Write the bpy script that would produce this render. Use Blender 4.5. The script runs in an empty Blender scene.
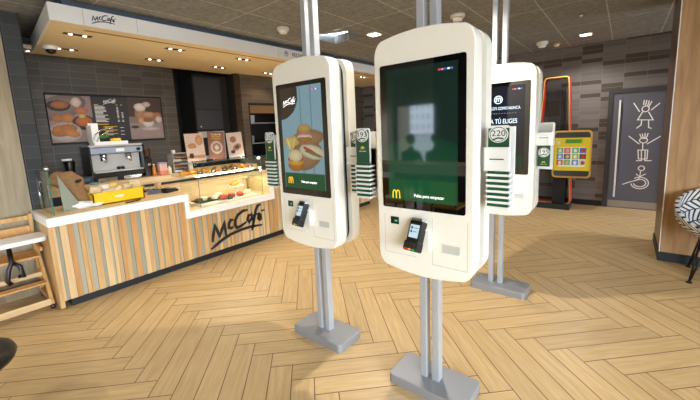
import bpy, bmesh, math, random
from mathutils import Vector, Matrix
R = math.radians
PI = math.pi
SC = bpy.context.scene
C = SC.collection

# ------------------------------------------------------------------ camera
def make_camera():
    f, cx, cy, az, pi, ro = 343.034, 343.278, 178.769, 0.687720761, 0.14488149, -0.0447946867
    fw = Vector((-math.sin(az)*math.cos(pi), math.cos(az)*math.cos(pi), -math.sin(pi)))
    rt = Vector((math.cos(az), math.sin(az), 0)); up = rt.cross(fw)
    r2 = rt*math.cos(ro)+up*math.sin(ro); u2 = -rt*math.sin(ro)+up*math.cos(ro)
    cam = bpy.data.cameras.new('camera'); o = bpy.data.objects.new('camera', cam); C.objects.link(o)
    m = Matrix((r2, u2, -fw)).transposed().to_4x4(); m.translation = Vector((0, 0, 1.6)); o.matrix_world = m
    cam.sensor_fit = 'HORIZONTAL'; cam.sensor_width = 36; cam.lens = f*36/700
    cam.shift_x = (350-cx)/700; cam.shift_y = (cy-200)/700
    cam.clip_start = 0.02; cam.clip_end = 200
    SC.camera = o
make_camera()

# ------------------------------------------------------------------ world, daylight, exposure
w = bpy.data.worlds.new('sky'); SC.world = w; w.use_nodes = True
bg = w.node_tree.nodes['Background']; bg.inputs[0].default_value = (0.76, 0.87, 1.0, 1); bg.inputs[1].default_value = 9.5
SC.view_settings.view_transform = 'Standard'; SC.view_settings.look = 'None'
SC.view_settings.gamma = 1; SC.view_settings.use_curve_mapping = False
SC.view_settings.exposure = 1.25
SC.cycles.max_bounces = 8; SC.cycles.diffuse_bounces = 5; SC.cycles.glossy_bounces = 4
SC.cycles.transmission_bounces = 6; SC.cycles.transparent_max_bounces = 12
SC.cycles.caustics_reflective = False; SC.cycles.caustics_refractive = False
SC.cycles.sample_clamp_indirect = 6; SC.cycles.use_denoising = True
LAMP_W = 45      # one recessed square downlight, watts
CANOPY_W = 6     # one twin spot in the counter canopy
WARM = (1.0, 0.84, 0.64)
CEIL = 2.884
def area(name, loc, rot, sx, sy, watts=0, col=(1, 1, 1), portal=False, parent=None):
    l = bpy.data.lights.new(name, 'AREA'); l.shape = 'RECTANGLE'; l.size = sx; l.size_y = sy
    l.energy = watts; l.color = col
    if portal: l.cycles.is_portal = True
    o = bpy.data.objects.new(name, l); C.objects.link(o); o.location = loc; o.rotation_euler = rot
    if parent: o.parent = parent
    return o
# portals guide the sky light through the window wall on the right and the window behind the camera
area('window_portal', (4.45, -1.95, 1.42), (0, R(90), 0), 2.6, 6.3, portal=True)
area('window_portal', (4.45, 6.6, 1.42), (0, R(90), 0), 2.6, 1.8, portal=True)
area('window_portal', (-4.1, -4.65, 1.2), (R(90), 0, 0), 1.2, 1.7, portal=True)

# ------------------------------------------------------------------ materials
def lin(c):
    return tuple((x/12.92 if x <= .04045 else ((x+.055)/1.055)**2.4) for x in c)
def hx(s):
    return lin(tuple(int(s[i:i+2], 16)/255 for i in (0, 2, 4)))
def mat(name, col, rough=.5, metal=0, emit=None, es=0, noise=0, nscale=8, stretch=(1, 1, 1), bump=0, coat=0, alpha=1, trans=0, spec=.5):
    m = bpy.data.materials.new(name); m.use_nodes = True; nt = m.node_tree; b = nt.nodes['Principled BSDF']
    if isinstance(col, str): col = hx(col)
    b.inputs['Base Color'].default_value = (*col, 1); b.inputs['Roughness'].default_value = rough
    b.inputs['Metallic'].default_value = metal; b.inputs['Coat Weight'].default_value = coat
    b.inputs['Specular IOR Level'].default_value = spec
    b.inputs['Coat Roughness'].default_value = .05
    if emit is not None:
        if isinstance(emit, str): emit = hx(emit)
        b.inputs['Emission Color'].default_value = (*emit, 1); b.inputs['Emission Strength'].default_value = es
    if alpha < 1: b.inputs['Alpha'].default_value = alpha
    if trans: b.inputs['Transmission Weight'].default_value = trans
    if noise or bump:
        tc = nt.nodes.new('ShaderNodeTexCoord'); mp = nt.nodes.new('ShaderNodeMapping'); mp.inputs['Scale'].default_value = stretch
        n = nt.nodes.new('ShaderNodeTexNoise'); n.inputs['Scale'].default_value = nscale; n.inputs['Detail'].default_value = 5
        nt.links.new(tc.outputs['Object'], mp.inputs[0]); nt.links.new(mp.outputs[0], n.inputs['Vector'])
        if noise:
            mx = nt.nodes.new('ShaderNodeMix'); mx.data_type = 'RGBA'
            mx.inputs[6].default_value = (*[x*(1-noise) for x in col], 1); mx.inputs[7].default_value = (*[min(1, x*(1+noise)) for x in col], 1)
            nt.links.new(n.outputs[0], mx.inputs[0]); nt.links.new(mx.outputs[2], b.inputs['Base Color'])
        if bump:
            bp = nt.nodes.new('ShaderNodeBump'); bp.inputs['Strength'].default_value = bump; bp.inputs['Distance'].default_value = .01
            nt.links.new(n.outputs[0], bp.inputs['Height']); nt.links.new(bp.outputs[0], b.inputs['Normal'])
    return m
def glass(name, tint=(.93, .97, .95), a=.1, rough=.02):
    # thin architectural glass: mostly see-through with a fresnel reflection
    m = bpy.data.materials.new(name); m.use_nodes = True; nt = m.node_tree; nt.nodes.clear()
    o = nt.nodes.new('ShaderNodeOutputMaterial'); t = nt.nodes.new('ShaderNodeBsdfTransparent'); t.inputs[0].default_value = (*tint, 1)
    g = nt.nodes.new('ShaderNodeBsdfGlossy'); g.inputs['Roughness'].default_value = rough
    lw = nt.nodes.new('ShaderNodeLayerWeight'); pw = nt.nodes.new('ShaderNodeMath'); pw.operation = 'POWER'; pw.inputs[1].default_value = 4; nt.links.new(lw.outputs['Facing'], pw.inputs[0])
    f = nt.nodes.new('ShaderNodeMath'); f.operation = 'MULTIPLY_ADD'; f.inputs[1].default_value = .5; f.inputs[2].default_value = .03; nt.links.new(pw.outputs[0], f.inputs[0])
    mx = nt.nodes.new('ShaderNodeMixShader'); nt.links.new(f.outputs[0], mx.inputs[0]); nt.links.new(t.outputs[0], mx.inputs[1]); nt.links.new(g.outputs[0], mx.inputs[2])
    nt.links.new(mx.outputs[0], o.inputs[0]); return m
def tile_mat(name, base, dark, thr, tw=.3, th=.075, mortar='4a4642', rough=.45):
    m = bpy.data.materials.new(name); m.use_nodes = True; nt = m.node_tree; b = nt.nodes['Principled BSDF']; b.inputs['Roughness'].default_value = rough
    g = nt.nodes.new('ShaderNodeNewGeometry'); s = nt.nodes.new('ShaderNodeSeparateXYZ'); ad = nt.nodes.new('ShaderNodeMath'); ad.operation = 'ADD'
    cb = nt.nodes.new('ShaderNodeCombineXYZ'); br = nt.nodes.new('ShaderNodeTexBrick')
    nt.links.new(g.outputs['Position'], s.inputs[0]); nt.links.new(s.outputs[0], ad.inputs[0]); nt.links.new(s.outputs[1], ad.inputs[1])
    sh = nt.nodes.new('ShaderNodeMath'); sh.operation = 'ADD'; sh.inputs[1].default_value = 20.0
    nt.links.new(ad.outputs[0], sh.inputs[0]); nt.links.new(sh.outputs[0], cb.inputs[0]); nt.links.new(s.outputs[2], cb.inputs[1]); nt.links.new(cb.outputs[0], br.inputs['Vector'])
    br.offset = 0; br.squash = 1
    br.inputs['Color1'].default_value = (0, 0, 0, 1); br.inputs['Color2'].default_value = (1, 1, 1, 1); br.inputs['Mortar'].default_value = (.5, .5, .5, 1)
    br.inputs['Scale'].default_value = 1; br.inputs['Mortar Size'].default_value = .0022; br.inputs['Brick Width'].default_value = tw; br.inputs['Row Height'].default_value = th
    cr = nt.nodes.new('ShaderNodeValToRGB'); cr.color_ramp.interpolation = 'LINEAR'; e = cr.color_ramp.elements
    b0 = hx(base); d0 = hx(dark)
    e[0].position = 0; e[0].color = (*d0, 1); e[1].position = 1; e[1].color = (*[x*1.15 for x in b0], 1)
    e1 = e.new(thr); e1.color = (*d0, 1); e2 = e.new(thr+.01); e2.color = (*[x*.85 for x in b0], 1)
    nt.links.new(br.outputs['Color'], cr.inputs[0])
    mx = nt.nodes.new('ShaderNodeMix'); mx.data_type = 'RGBA'; mx.inputs[7].default_value = (*hx(mortar), 1)
    nt.links.new(br.outputs['Fac'], mx.inputs[0]); nt.links.new(cr.outputs[0], mx.inputs[6]); nt.links.new(mx.outputs[2], b.inputs['Base Color'])
    return m
def wood_mat(name, c1, c2, axis='z', scale=6, rough=.5):
    m = bpy.data.materials.new(name); m.use_nodes = True; nt = m.node_tree; b = nt.nodes['Principled BSDF']; b.inputs['Roughness'].default_value = rough
    tc = nt.nodes.new('ShaderNodeTexCoord'); mp = nt.nodes.new('ShaderNodeMapping')
    mp.inputs['Scale'].default_value = {'z': (6, 6, .5), 'x': (.5, 6, 6), 'y': (6, .5, 6)}[axis]
    n = nt.nodes.new('ShaderNodeTexNoise'); n.inputs['Scale'].default_value = scale; n.inputs['Detail'].default_value = 8; n.inputs['Distortion'].default_value = .6
    cr = nt.nodes.new('ShaderNodeValToRGB'); e = cr.color_ramp.elements; e[0].position = .32; e[0].color = (*hx(c1), 1); e[1].position = .7; e[1].color = (*hx(c2), 1)
    nt.links.new(tc.outputs['Object'], mp.inputs[0]); nt.links.new(mp.outputs[0], n.inputs['Vector']); nt.links.new(n.outputs[0], cr.inputs[0]); nt.links.new(cr.outputs[0], b.inputs['Base Color'])
    return m
def attr_mat(name, emit=0, rough=.6, base=1.0, coat=0):
    m = bpy.data.materials.new(name); m.use_nodes = True; nt = m.node_tree; b = nt.nodes['Principled BSDF']
    a = nt.nodes.new('ShaderNodeAttribute'); a.attribute_name = 'paint'
    b.inputs['Roughness'].default_value = rough; b.inputs['Coat Weight'].default_value = coat
    if base: nt.links.new(a.outputs[0], b.inputs['Base Color'])
    else: b.inputs['Base Color'].default_value = (.008, .008, .008, 1)
    if emit: nt.links.new(a.outputs[0], b.inputs['Emission Color']); b.inputs['Emission Strength'].default_value = emit
    return m

M = {}
M['white'] = mat('kiosk_white', 'f4f0e2', .32, coat=.3)
M['white_side'] = M['white']
M['cwhite'] = mat('counter_white', 'f2f2ee', .3)
M['steel'] = mat('brushed_steel', 'b8bcc0', .4, metal=.35)
M['basegrey'] = mat('base_grey', '96989c', .45, metal=.35)
M['chrome'] = mat('chrome', 'd8dade', .15, metal=1)
M['black'] = mat('black_plastic', '0c0c0d', .35)
M['matte'] = mat('matte_black', '101011', .7)
M['dark'] = mat('dark_gap', '0e1214', .6)
M['core'] = mat('core_metal', 'aab4be', .4, metal=.5)
M['bezel'] = mat('screen_glass_black', '050505', .03, spec=1.0)
M['green'] = mat('rack_green', '0f4a2c', .45)
M['yellow'] = mat('logo_yellow', 'f2c31c', .5, emit='f2c31c', es=.3)
M['lyellow'] = mat('logo_yellow_print', 'f2c31c', .5)
M['twhite'] = mat('letter_white_lit', 'ffffff', .5, emit='ffffff', es=.35)
M['pwhite'] = mat('letter_white_print', 'f4f4f4', .5)
M['pblack'] = mat('letter_black_print', '15161a', .5)
M['maple'] = wood_mat('maple_board', 'd8b98a', 'ecd3a8', 'y', 4)
M['soffit'] = wood_mat('soffit_wood', 'f6e2b8', 'faecc8', 'y', 3, .6)
M['oak1'] = wood_mat('oak_slat', 'bd935c', 'cda770', 'z', 5)
M['oak2'] = wood_mat('orange_oak_slat', 'b2824c', 'c6955c', 'z', 5)
M['oak3'] = wood_mat('pale_oak_slat', 'cba874', 'd9b888', 'z', 5)
M['greyslat'] = mat('grey_green_slat', '949482', .7, noise=.12, nscale=60)
M['greyslat2'] = mat('light_grey_slat', 'a5a28e', .7, noise=.12, nscale=60)
M['wallwood'] = wood_mat('grey_brown_wall_wood', '8f8065', 'b3a283', 'z', 3, .6)
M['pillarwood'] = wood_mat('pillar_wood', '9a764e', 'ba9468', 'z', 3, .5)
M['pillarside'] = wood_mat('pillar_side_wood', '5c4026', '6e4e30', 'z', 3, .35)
M['tile_back'] = tile_mat('back_wall_tile', '4e4a45', '45413d', .25, .3, .09, '756e62')
M['tile_brown'] = tile_mat('brown_wall_tile', '574b3c', '4b4033', .25, .3, .075, '6d6252')
M['tile_col'] = tile_mat('column_tile', '3c3e3e', '393b3b', .3, .3, .12, '575a5a', .8)
M['tile_door'] = tile_mat('door_wall_tile', '706d6d', '48423c', .24, .3, .075, '86827f')
M['doorgrey'] = mat('door_grey', '5a5c69', .5)
M['doorframe'] = mat('door_frame_grey', '3c3c40', .5)
M['kick'] = mat('kick_plate_black', '15181c', .5)
M['cab'] = mat('cabinet_dark_grey', '34363a', .45)
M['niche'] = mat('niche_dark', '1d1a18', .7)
M['glass'] = glass('clear_glass')
M['glass_edge'] = mat('glass_edge_green', '4d7a6c', .1)
M['lampw'] = mat('lamp_lit', 'ffffff', .5, emit=(1, .93, .8), es=5)
M['plastic_w'] = mat('white_plastic', 'e6e6e2', .4)

# ------------------------------------------------------------------ mesh builders
def xf(bm, vs, m):
    if m is not None: bmesh.ops.transform(bm, matrix=m, verts=vs)
def box(bm, x0, y0, z0, x1, y1, z1, mi=0, m=None, bev=0):
    r = bmesh.ops.create_cube(bm, size=1); vs = r['verts']
    for v in vs: v.co = Vector(((x0+x1)/2+v.co.x*(x1-x0), (y0+y1)/2+v.co.y*(y1-y0), (z0+z1)/2+v.co.z*(z1-z0)))
    fs = set(f for v in vs for f in v.link_faces)
    for f in fs: f.material_index = mi
    if bev:
        es = list(set(e for v in vs for e in v.link_edges))
        rb = bmesh.ops.bevel(bm, geom=es, offset=bev, segments=2, affect='EDGES', profile=.6)
        vs = list(set(v for f in rb['faces'] for v in f.verts) | set(v for v in vs if v.is_valid))
        for f in set(f for v in vs for f in v.link_faces): f.material_index = mi
    xf(bm, vs, m); return vs
def prism(bm, pts, y0, y1, mi=0, m=None, inset=0, idepth=0, smooth=False):
    """outline in xz, extruded along y; inset = rounded front edge"""
    n = len(pts); cx = sum(p[0] for p in pts)/n; cz = sum(p[1] for p in pts)/n
    def ring(y, d):
        out = []
        for i in range(n):
            p = Vector(pts[i]); a = Vector(pts[i-1]); b = Vector(pts[(i+1) % n]); t = (b-a)
            if t.length > 0: t.normalize()
            nn = Vector((t.y, -t.x))
            if nn.dot(p-Vector((cx, cz))) < 0: nn = -nn
            q = p-nn*d; out.append(bm.verts.new((q.x, y, q.y)))
        return out
    rs = []
    if inset:
        for k in range(4):
            a = PI/2*k/3; rs.append(ring(y0+idepth*(1-math.sin(a)), inset*(1-math.cos(a))) if False else ring(y0+idepth*(1-math.cos(PI/2*k/3)) if False else y0+idepth*math.sin(PI/2*k/3)*0+idepth*(k/3)**2, inset*(1-k/3)**2*1.0))
    else: rs.append(ring(y0, 0))
    rs.append(ring(y1, 0))
    fs = [bm.faces.new(rs[0]), bm.faces.new(rs[-1][::-1])]
    for a, b in zip(rs, rs[1:]):
        for i in range(n):
            f = bm.faces.new((a[i], b[i], b[(i+1) % n], a[(i+1) % n])); f.smooth = smooth; fs.append(f)
    for f in fs: f.material_index = mi
    vs = [v for r in rs for v in r]
    bmesh.ops.recalc_face_normals(bm, faces=fs)
    xf(bm, vs, m); return vs
def tube(bm, pts, r, n=10, mi=0, cap=True):
    pts = [Vector(p) for p in pts]; rings = []; rr = r if isinstance(r, (list, tuple)) else [r]*len(pts)
    t0 = (pts[1]-pts[0]).normalized(); up = Vector((0, 0, 1)) if abs(t0.z) < .9 else Vector((1, 0, 0)); nrm = t0.cross(up).normalized()
    for i, p in enumerate(pts):
        t = ((pts[min(i+1, len(pts)-1)]-pts[max(i-1, 0)])).normalized()
        nrm = (nrm-t*nrm.dot(t)).normalized(); b = t.cross(nrm)
        rings.append([bm.verts.new(p+(nrm*math.cos(2*PI*k/n)+b*math.sin(2*PI*k/n))*rr[i]) for k in range(n)])
    for a, b in zip(rings, rings[1:]):
        for k in range(n):
            f = bm.faces.new((a[k], a[(k+1) % n], b[(k+1) % n], b[k])); f.smooth = True; f.material_index = mi
    if cap:
        f = bm.faces.new(rings[0][::-1]); f.material_index = mi; f = bm.faces.new(rings[-1]); f.material_index = mi
def lathe(bm, prof, n=20, mi=0, m=None):
    rings = []; allv = []
    for r, z in prof:
        rg = [bm.verts.new((max(r, 1e-4)*math.cos(2*PI*k/n), max(r, 1e-4)*math.sin(2*PI*k/n), z)) for k in range(n)]; rings.append(rg); allv += rg
    for a, b in zip(rings, rings[1:]):
        for k in range(n):
            f = bm.faces.new((a[k], a[(k+1) % n], b[(k+1) % n], b[k])); f.smooth = True; f.material_index = mi
    f = bm.faces.new(rings[0][::-1]); f.material_index = mi; f = bm.faces.new(rings[-1]); f.material_index = mi
    xf(bm, allv, m); return allv
def blob(bm, c, r, seed=0, amp=.1, sub=2, mi=0, m=None):
    rnd = random.Random(seed); q = bmesh.ops.create_icosphere(bm, subdivisions=sub, radius=1)['verts']
    ph = [rnd.uniform(0, 6) for _ in range(6)]
    for v in q:
        d = 1+amp*(math.sin(v.co.x*4+ph[0])+math.sin(v.co.y*5+ph[1])*math.cos(v.co.z*4+ph[2]))
        v.co = Vector((c[0]+v.co.x*r[0]*d, c[1]+v.co.y*r[1]*d, c[2]+v.co.z*r[2]*d))
    for f in set(f for v in q for f in v.link_faces): f.smooth = True; f.material_index = mi
    xf(bm, q, m)
def stroke(bm, pts, w, t=.003, m=None, y=0.0):
    """flat pen stroke in the local xz plane, front at y-t"""
    if len(pts) < 2: return
    P = [Vector(p) for p in pts]; L = []; Rr = []; closed = (P[0]-P[-1]).length < 1e-6
    for i, p in enumerate(P):
        a = P[i-1] if i > 0 else (P[-2] if closed else p); b = P[i+1] if i < len(P)-1 else (P[1] if closed else p)
        t1 = (p-a).normalized() if (p-a).length > 1e-9 else (b-p).normalized(); t2 = (b-p).normalized() if (b-p).length > 1e-9 else t1
        tt = (t1+t2); tt = tt.normalized() if tt.length > 1e-3 else t1
        nn = Vector((-tt.y, tt.x)); k = min(1.8, 1/max(.3, abs(nn.dot(Vector((-t1.y, t1.x))))))
        ww = w[i] if isinstance(w, (list, tuple)) else w
        L.append(p+nn*ww/2*k); Rr.append(p-nn*ww/2*k)
    vs = []
    q = [[bm.verts.new((a.x, yy, a.y)) for a in side] for side in (L, Rr) for yy in (y-t, y)]
    lf, lb, rf, rb = q; fs = []
    for i in range(len(P)-1):
        for a, b in ((lf, rf), (rf, rb), (rb, lb), (lb, lf)):
            fs.append(bm.faces.new((a[i], b[i], b[i+1], a[i+1])))
    fs.append(bm.faces.new((lf[0], lb[0], rb[0], rf[0]))); fs.append(bm.faces.new((lf[-1], rf[-1], rb[-1], lb[-1])))
    bmesh.ops.recalc_face_normals(bm, faces=fs)
    xf(bm, lf+lb+rf+rb, m)
def arc(cx, cz, rx, rz, a0, a1, n=14):
    return [(cx+rx*math.cos(R(a0+(a1-a0)*i/n)), cz+rz*math.sin(R(a0+(a1-a0)*i/n))) for i in range(n+1)]
def rrect(x0, z0, x1, z1, r, n=6):
    p = []
    for cx, cz, a in ((x1-r, z1-r, 0), (x0+r, z1-r, 90), (x0+r, z0+r, 180), (x1-r, z0+r, 270)):
        p += arc(cx, cz, r, r, a, a+90, n)
    return p
def obj(name, bm, mats, parent=None, loc=(0, 0, 0), rot=(0, 0, 0)):
    me = bpy.data.meshes.new(name); bm.to_mesh(me); bm.free()
    for m in (mats if isinstance(mats, (list, tuple)) else [mats]): me.materials.append(m)
    o = bpy.data.objects.new(name, me); C.objects.link(o); o.location = loc; o.rotation_euler = rot
    if parent: o.parent = parent
    return o
def nb(): return bmesh.new()
def B(name, mats, parent, *boxes, **k):
    bm = nb()
    for b in boxes: box(bm, *b[:6], mi=(b[6] if len(b) > 6 else 0), bev=k.get('bev', 0))
    return obj(name, bm, mats, parent, k.get('loc', (0, 0, 0)), k.get('rot', (0, 0, 0)))
def tag(o, label, cat, group=None, kind=None):
    o['label'] = label; o['category'] = cat
    if group: o['group'] = group
    if kind: o['kind'] = kind
    return o
def thing(name, label, cat, loc=(0, 0, 0), rz=0, group=None):
    o = bpy.data.objects.new(name, None); C.objects.link(o); o.empty_display_size = .1
    o.location = loc; o.rotation_euler = (0, 0, rz); return tag(o, label, cat, group)
def struct(name, bm, mats):
    o = obj(name, bm, mats); o['kind'] = 'structure'; return o
def S(name, mats, *boxes):
    o = B(name, mats, None, *boxes); o['kind'] = 'structure'; return o
def text(name, body, size, mt, parent, loc, rot=(PI/2, 0, 0), width=None, extrude=.0008, align='CENTER'):
    c = bpy.data.curves.new(name, 'FONT'); c.body = body; c.size = size; c.align_x = align; c.align_y = 'CENTER'; c.extrude = extrude
    c.resolution_u = 3; c.materials.append(mt)
    o = bpy.data.objects.new(name, c); C.objects.link(o); o.location = loc; o.rotation_euler = rot
    bpy.context.view_layer.update(); d = o.dimensions.x
    me = bpy.data.meshes.new_from_object(o.evaluated_get(bpy.context.evaluated_depsgraph_get())); bpy.data.objects.remove(o)
    if width and d > 0:
        for v in me.vertices: v.co.x *= width/d
    o = bpy.data.objects.new(name, me); C.objects.link(o); o.location = loc; o.rotation_euler = rot
    if parent: o.parent = parent
    return o
def copy_tree(o, parent=None):
    c = o.copy(); C.objects.link(c)
    if parent is not None: c.parent = parent
    for ch in o.children: copy_tree(ch, c)
    return c
# painted pictures: coloured vertices on a grid, layers of ellipses and rectangles
def picture(name, W, H, nx, ny, bgc, layers, mt, parent=None, loc=(0, 0, 0), rot=(0, 0, 0), jit=.04, seed=1, thick=0.0, dim=1.0):
    rnd = random.Random(seed); bm = nb(); vs = []
    for j in range(ny+1):
        for i in range(nx+1): vs.append(bm.verts.new(((i/nx-.5)*W, 0, (j/ny-.5)*H)))
    for j in range(ny):
        for i in range(nx):
            a = j*(nx+1)+i; bm.faces.new((vs[a], vs[a+1], vs[a+nx+2], vs[a+nx+1]))
    if thick: box(bm, -W/2, .0005, -H/2, W/2, thick, H/2, mi=1)
    o = obj(name, bm, [mt, M['matte']] if thick else mt, parent, loc, rot); me = o.data
    at = me.color_attributes.new('paint', 'FLOAT_COLOR', 'POINT')
    prep = []
    for l in layers:
        if l[0] == 'e': prep.append(('e', l[1], l[2], l[3], l[4], math.cos(R(l[5])), math.sin(R(l[5])), hx(l[6]), l[7] if len(l) > 7 else 0))
        else: prep.append(('r', l[1], l[2], l[3], l[4], hx(l[5])))
    asp = H/W; b1 = hx(bgc)
    for k, v in enumerate(me.vertices):
        if k >= (nx+1)*(ny+1): at.data[k].color = (.02, .02, .02, 1); continue
        u = v.co.x/W+.5; t = v.co.z/H+.5; c = b1
        for p in prep:
            if p[0] == 'r':
                if p[1] <= u <= p[3] and p[2] <= t <= p[4]: c = p[5]
            else:
                du = u-p[1]; dv = (t-p[2])*asp; x = du*p[5]+dv*p[6]; y = -du*p[6]+dv*p[5]; d = (x/p[3])**2+(y/(p[4]))**2
                if d < 1:
                    if p[8]:  # ring
                        if d > p[8]: c = p[7]
                    else:
                        s = (1-.35*d)*(1+.16*math.sin(u*97+p[1]*40)*math.sin(t*83+p[2]*31)+.1*math.sin(u*211)*math.sin(t*173)); c = tuple(q*s for q in p[7])
        j = dim*(1+rnd.uniform(-jit, jit)); at.data[k].color = (c[0]*j, c[1]*j, c[2]*j, 1)
    return o
ME = attr_mat('lit_picture', emit=.27, rough=.05, base=0)
MP = attr_mat('printed_picture', emit=0, rough=.5, base=1)
MB = attr_mat('backlit_menu', emit=.08, rough=.4, base=1)

# handwritten cafe logo, strokes in a 0..0.925 by -0.015..0.415 box
LOGO = {'M': [(0.066, 0.074), (0.087, 0.167), (0.121, 0.278), (0.148, 0.204), (0.174, 0.124), (0.218, 0.213), (0.258, 0.285), (0.262, 0.202), (0.269, 0.098)],
'c': [(0.396, 0.293), (0.36, 0.301), (0.324, 0.255), (0.319, 0.201), (0.354, 0.186), (0.386, 0.2)],
'C': [(0.634, 0.381), (0.558, 0.383), (0.474, 0.345), (0.429, 0.285), (0.413, 0.219), (0.44, 0.17), (0.511, 0.18), (0.6, 0.215)],
'a': [(0.69, 0.304), (0.642, 0.298), (0.619, 0.239), (0.646, 0.204), (0.691, 0.246), (0.697, 0.303), (0.696, 0.227), (0.722, 0.209)],
'f': [(0.862, 0.415), (0.811, 0.407), (0.771, 0.351), (0.736, 0.241), (0.701, 0.132), (0.681, 0.069)],
'fbar': [(0.709, 0.283), (0.835, 0.29)],
'e': [(0.801, 0.226), (0.844, 0.234), (0.84, 0.265), (0.812, 0.265), (0.8, 0.22), (0.826, 0.19), (0.863, 0.205)],
'acc': [(0.86, 0.32), (0.925, 0.318)],
'u': [(0.039, -0.015), (0.123, 0.025), (0.215, 0.069), (0.34, 0.106), (0.499, 0.126), (0.666, 0.129), (0.858, 0.11)]}
def script_logo(name, scale, pw, mt, parent, loc, rot, t=.002, tilt=0):
    bm = nb()
    for k, p in LOGO.items():
        n = len(p); ws = [pw*(1.25 if 0 < i < n-1 else .75) for i in range(n)]
        stroke(bm, [((x-.46)*scale, (z-.2)*scale+tilt*(x-.46)*scale) for x, z in p], [a*scale for a in ws], t)
    return obj(name, bm, mt, parent, loc, rot)
def arches(name, wd, ht, pw, mt, parent, loc, rot=(0, 0, 0), t=.0015):
    bm = nb()
    for s in (-1, 1):
        p = []
        for i in range(17):
            a = PI*i/16; p.append((s*wd/4+math.cos(a)*wd/4, -ht/2+ht*math.sin(a)**.55 if 0 < i < 16 else -ht/2))
        stroke(bm, p, pw, t)
    return obj(name, bm, mt, parent, loc, rot)

# ================================================================== THE ROOM
# herringbone floor: 15 x 90 cm boards at 45 degrees, each with its own tone and grain offset
def build_floor():
    Wd, Ln = .1478, .894; bm = nb(); uv = bm.loops.layers.uv.new('board'); ca = bm.loops.layers.float_color.new('tone')
    c = math.cos(PI/4); x0, y0 = -.018, 1.413; rnd = random.Random(5)
    def world(a, b): return (x0+c*a+c*b, y0+c*a-c*b)     # b runs towards +x,-y
    def plank(a0, b0, a1, b1, horiz):
        cx, cy = world((a0+a1)/2, (b0+b1)/2)
        if cx < -8 or cx > 5.6 or cy < -6.6 or cy > 8.8: return
        ps = [(a0, b0), (a1, b0), (a1, b1), (a0, b1)]; q = [(0, 0), (Ln, 0), (Ln, Wd), (0, Wd)] if horiz else [(0, 0), (0, Wd), (Ln, Wd), (Ln, 0)]
        f = bm.faces.new([bm.verts.new((*world(*p), 0)) for p in ps]); t = rnd.random(); r2 = rnd.random()
        for l, k in zip(f.loops, q): l[uv].uv = k; l[ca] = (t, r2, 0, 1)
    for m in range(-14, 15):
        for k in range(-60, 61):
            oa, ob = m*Ln+k*Wd, -m*Ln+k*Wd
            plank(oa, ob, oa+Ln, ob+Wd, True)
            plank(oa+Ln, ob+Wd-Ln, oa+Ln+Wd, ob+Wd, False)
    for co, no in (((-7.25, 0, 0), (-1, 0, 0)), ((4.6, 0, 0), (1, 0, 0)), ((0, -5.6, 0), (0, -1, 0)), ((0, 7.75, 0), (0, 1, 0))):
        bmesh.ops.bisect_plane(bm, geom=bm.verts[:]+bm.edges[:]+bm.faces[:], plane_co=co, plane_no=no, clear_outer=True)
    bmesh.ops.recalc_face_normals(bm, faces=bm.faces)
    if sum(f.normal.z for f in bm.faces) < 0: bmesh.ops.reverse_faces(bm, faces=bm.faces)
    m = bpy.data.materials.new('herringbone_boards'); m.use_nodes = True; nt = m.node_tree; b = nt.nodes['Principled BSDF']
    N = nt.nodes.new; Lk = nt.links.new
    u = N('ShaderNodeUVMap'); u.uv_map = 'board'; a = N('ShaderNodeAttribute'); a.attribute_name = 'tone'
    sp = N('ShaderNodeSeparateXYZ'); Lk(u.outputs[0], sp.inputs[0]); sa = N('ShaderNodeSeparateColor'); Lk(a.outputs[0], sa.inputs[0])
    def math_(op, x, y=None):
        n = N('ShaderNodeMath'); n.operation = op
        for i, v in enumerate((x, y)):
            if v is None: continue
            if isinstance(v, (int, float)): n.inputs[i].default_value = v
            else: Lk(v, n.inputs[i])
        return n.outputs[0]
    ex = math_('MINIMUM', sp.outputs[0], math_('SUBTRACT', Ln, sp.outputs[0])); ey = math_('MINIMUM', sp.outputs[1], math_('SUBTRACT', Wd, sp.outputs[1]))
    ed = math_('LESS_THAN', math_('MINIMUM', ex, ey), .0030)
    cb = N('ShaderNodeCombineXYZ'); Lk(math_('ADD', math_('MULTIPLY', sp.outputs[0], 1.6), math_('MULTIPLY', sa.outputs[0], 37)), cb.inputs[0]); Lk(math_('ADD', math_('MULTIPLY', sp.outputs[1], 16), math_('MULTIPLY', sa.outputs[1], 53)), cb.inputs[1])
    n = N('ShaderNodeTexNoise'); n.inputs['Scale'].default_value = 2.2; n.inputs['Detail'].default_value = 7; n.inputs['Distortion'].default_value = .2; Lk(cb.outputs[0], n.inputs['Vector'])
    cr = N('ShaderNodeValToRGB'); e = cr.color_ramp.elements; e[0].position = .28; e[0].color = (*hx('bf9e6c'), 1); e[1].position = .72; e[1].color = (*hx('d4b686'), 1); Lk(n.outputs[0], cr.inputs[0])
    mx = N('ShaderNodeMix'); mx.data_type = 'RGBA'; mx.blend_type = 'MULTIPLY'; mx.inputs[0].default_value = 1; Lk(cr.outputs[0], mx.inputs[6])
    t = N('ShaderNodeMapRange'); t.inputs['To Min'].default_value = .91; t.inputs['To Max'].default_value = 1.04; Lk(sa.outputs[0], t.inputs[0]); Lk(t.outputs[0], mx.inputs[7])
    m2 = N('ShaderNodeMix'); m2.data_type = 'RGBA'; Lk(ed, m2.inputs[0]); Lk(mx.outputs[2], m2.inputs[6]); m2.inputs[7].default_value = (*hx('5e4528'), 1); Lk(m2.outputs[2], b.inputs['Base Color'])
    b.inputs['Roughness'].default_value = .38; b.inputs['Specular IOR Level'].default_value = .45
    o = struct('floor', bm, m)
    return o
build_floor()
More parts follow.
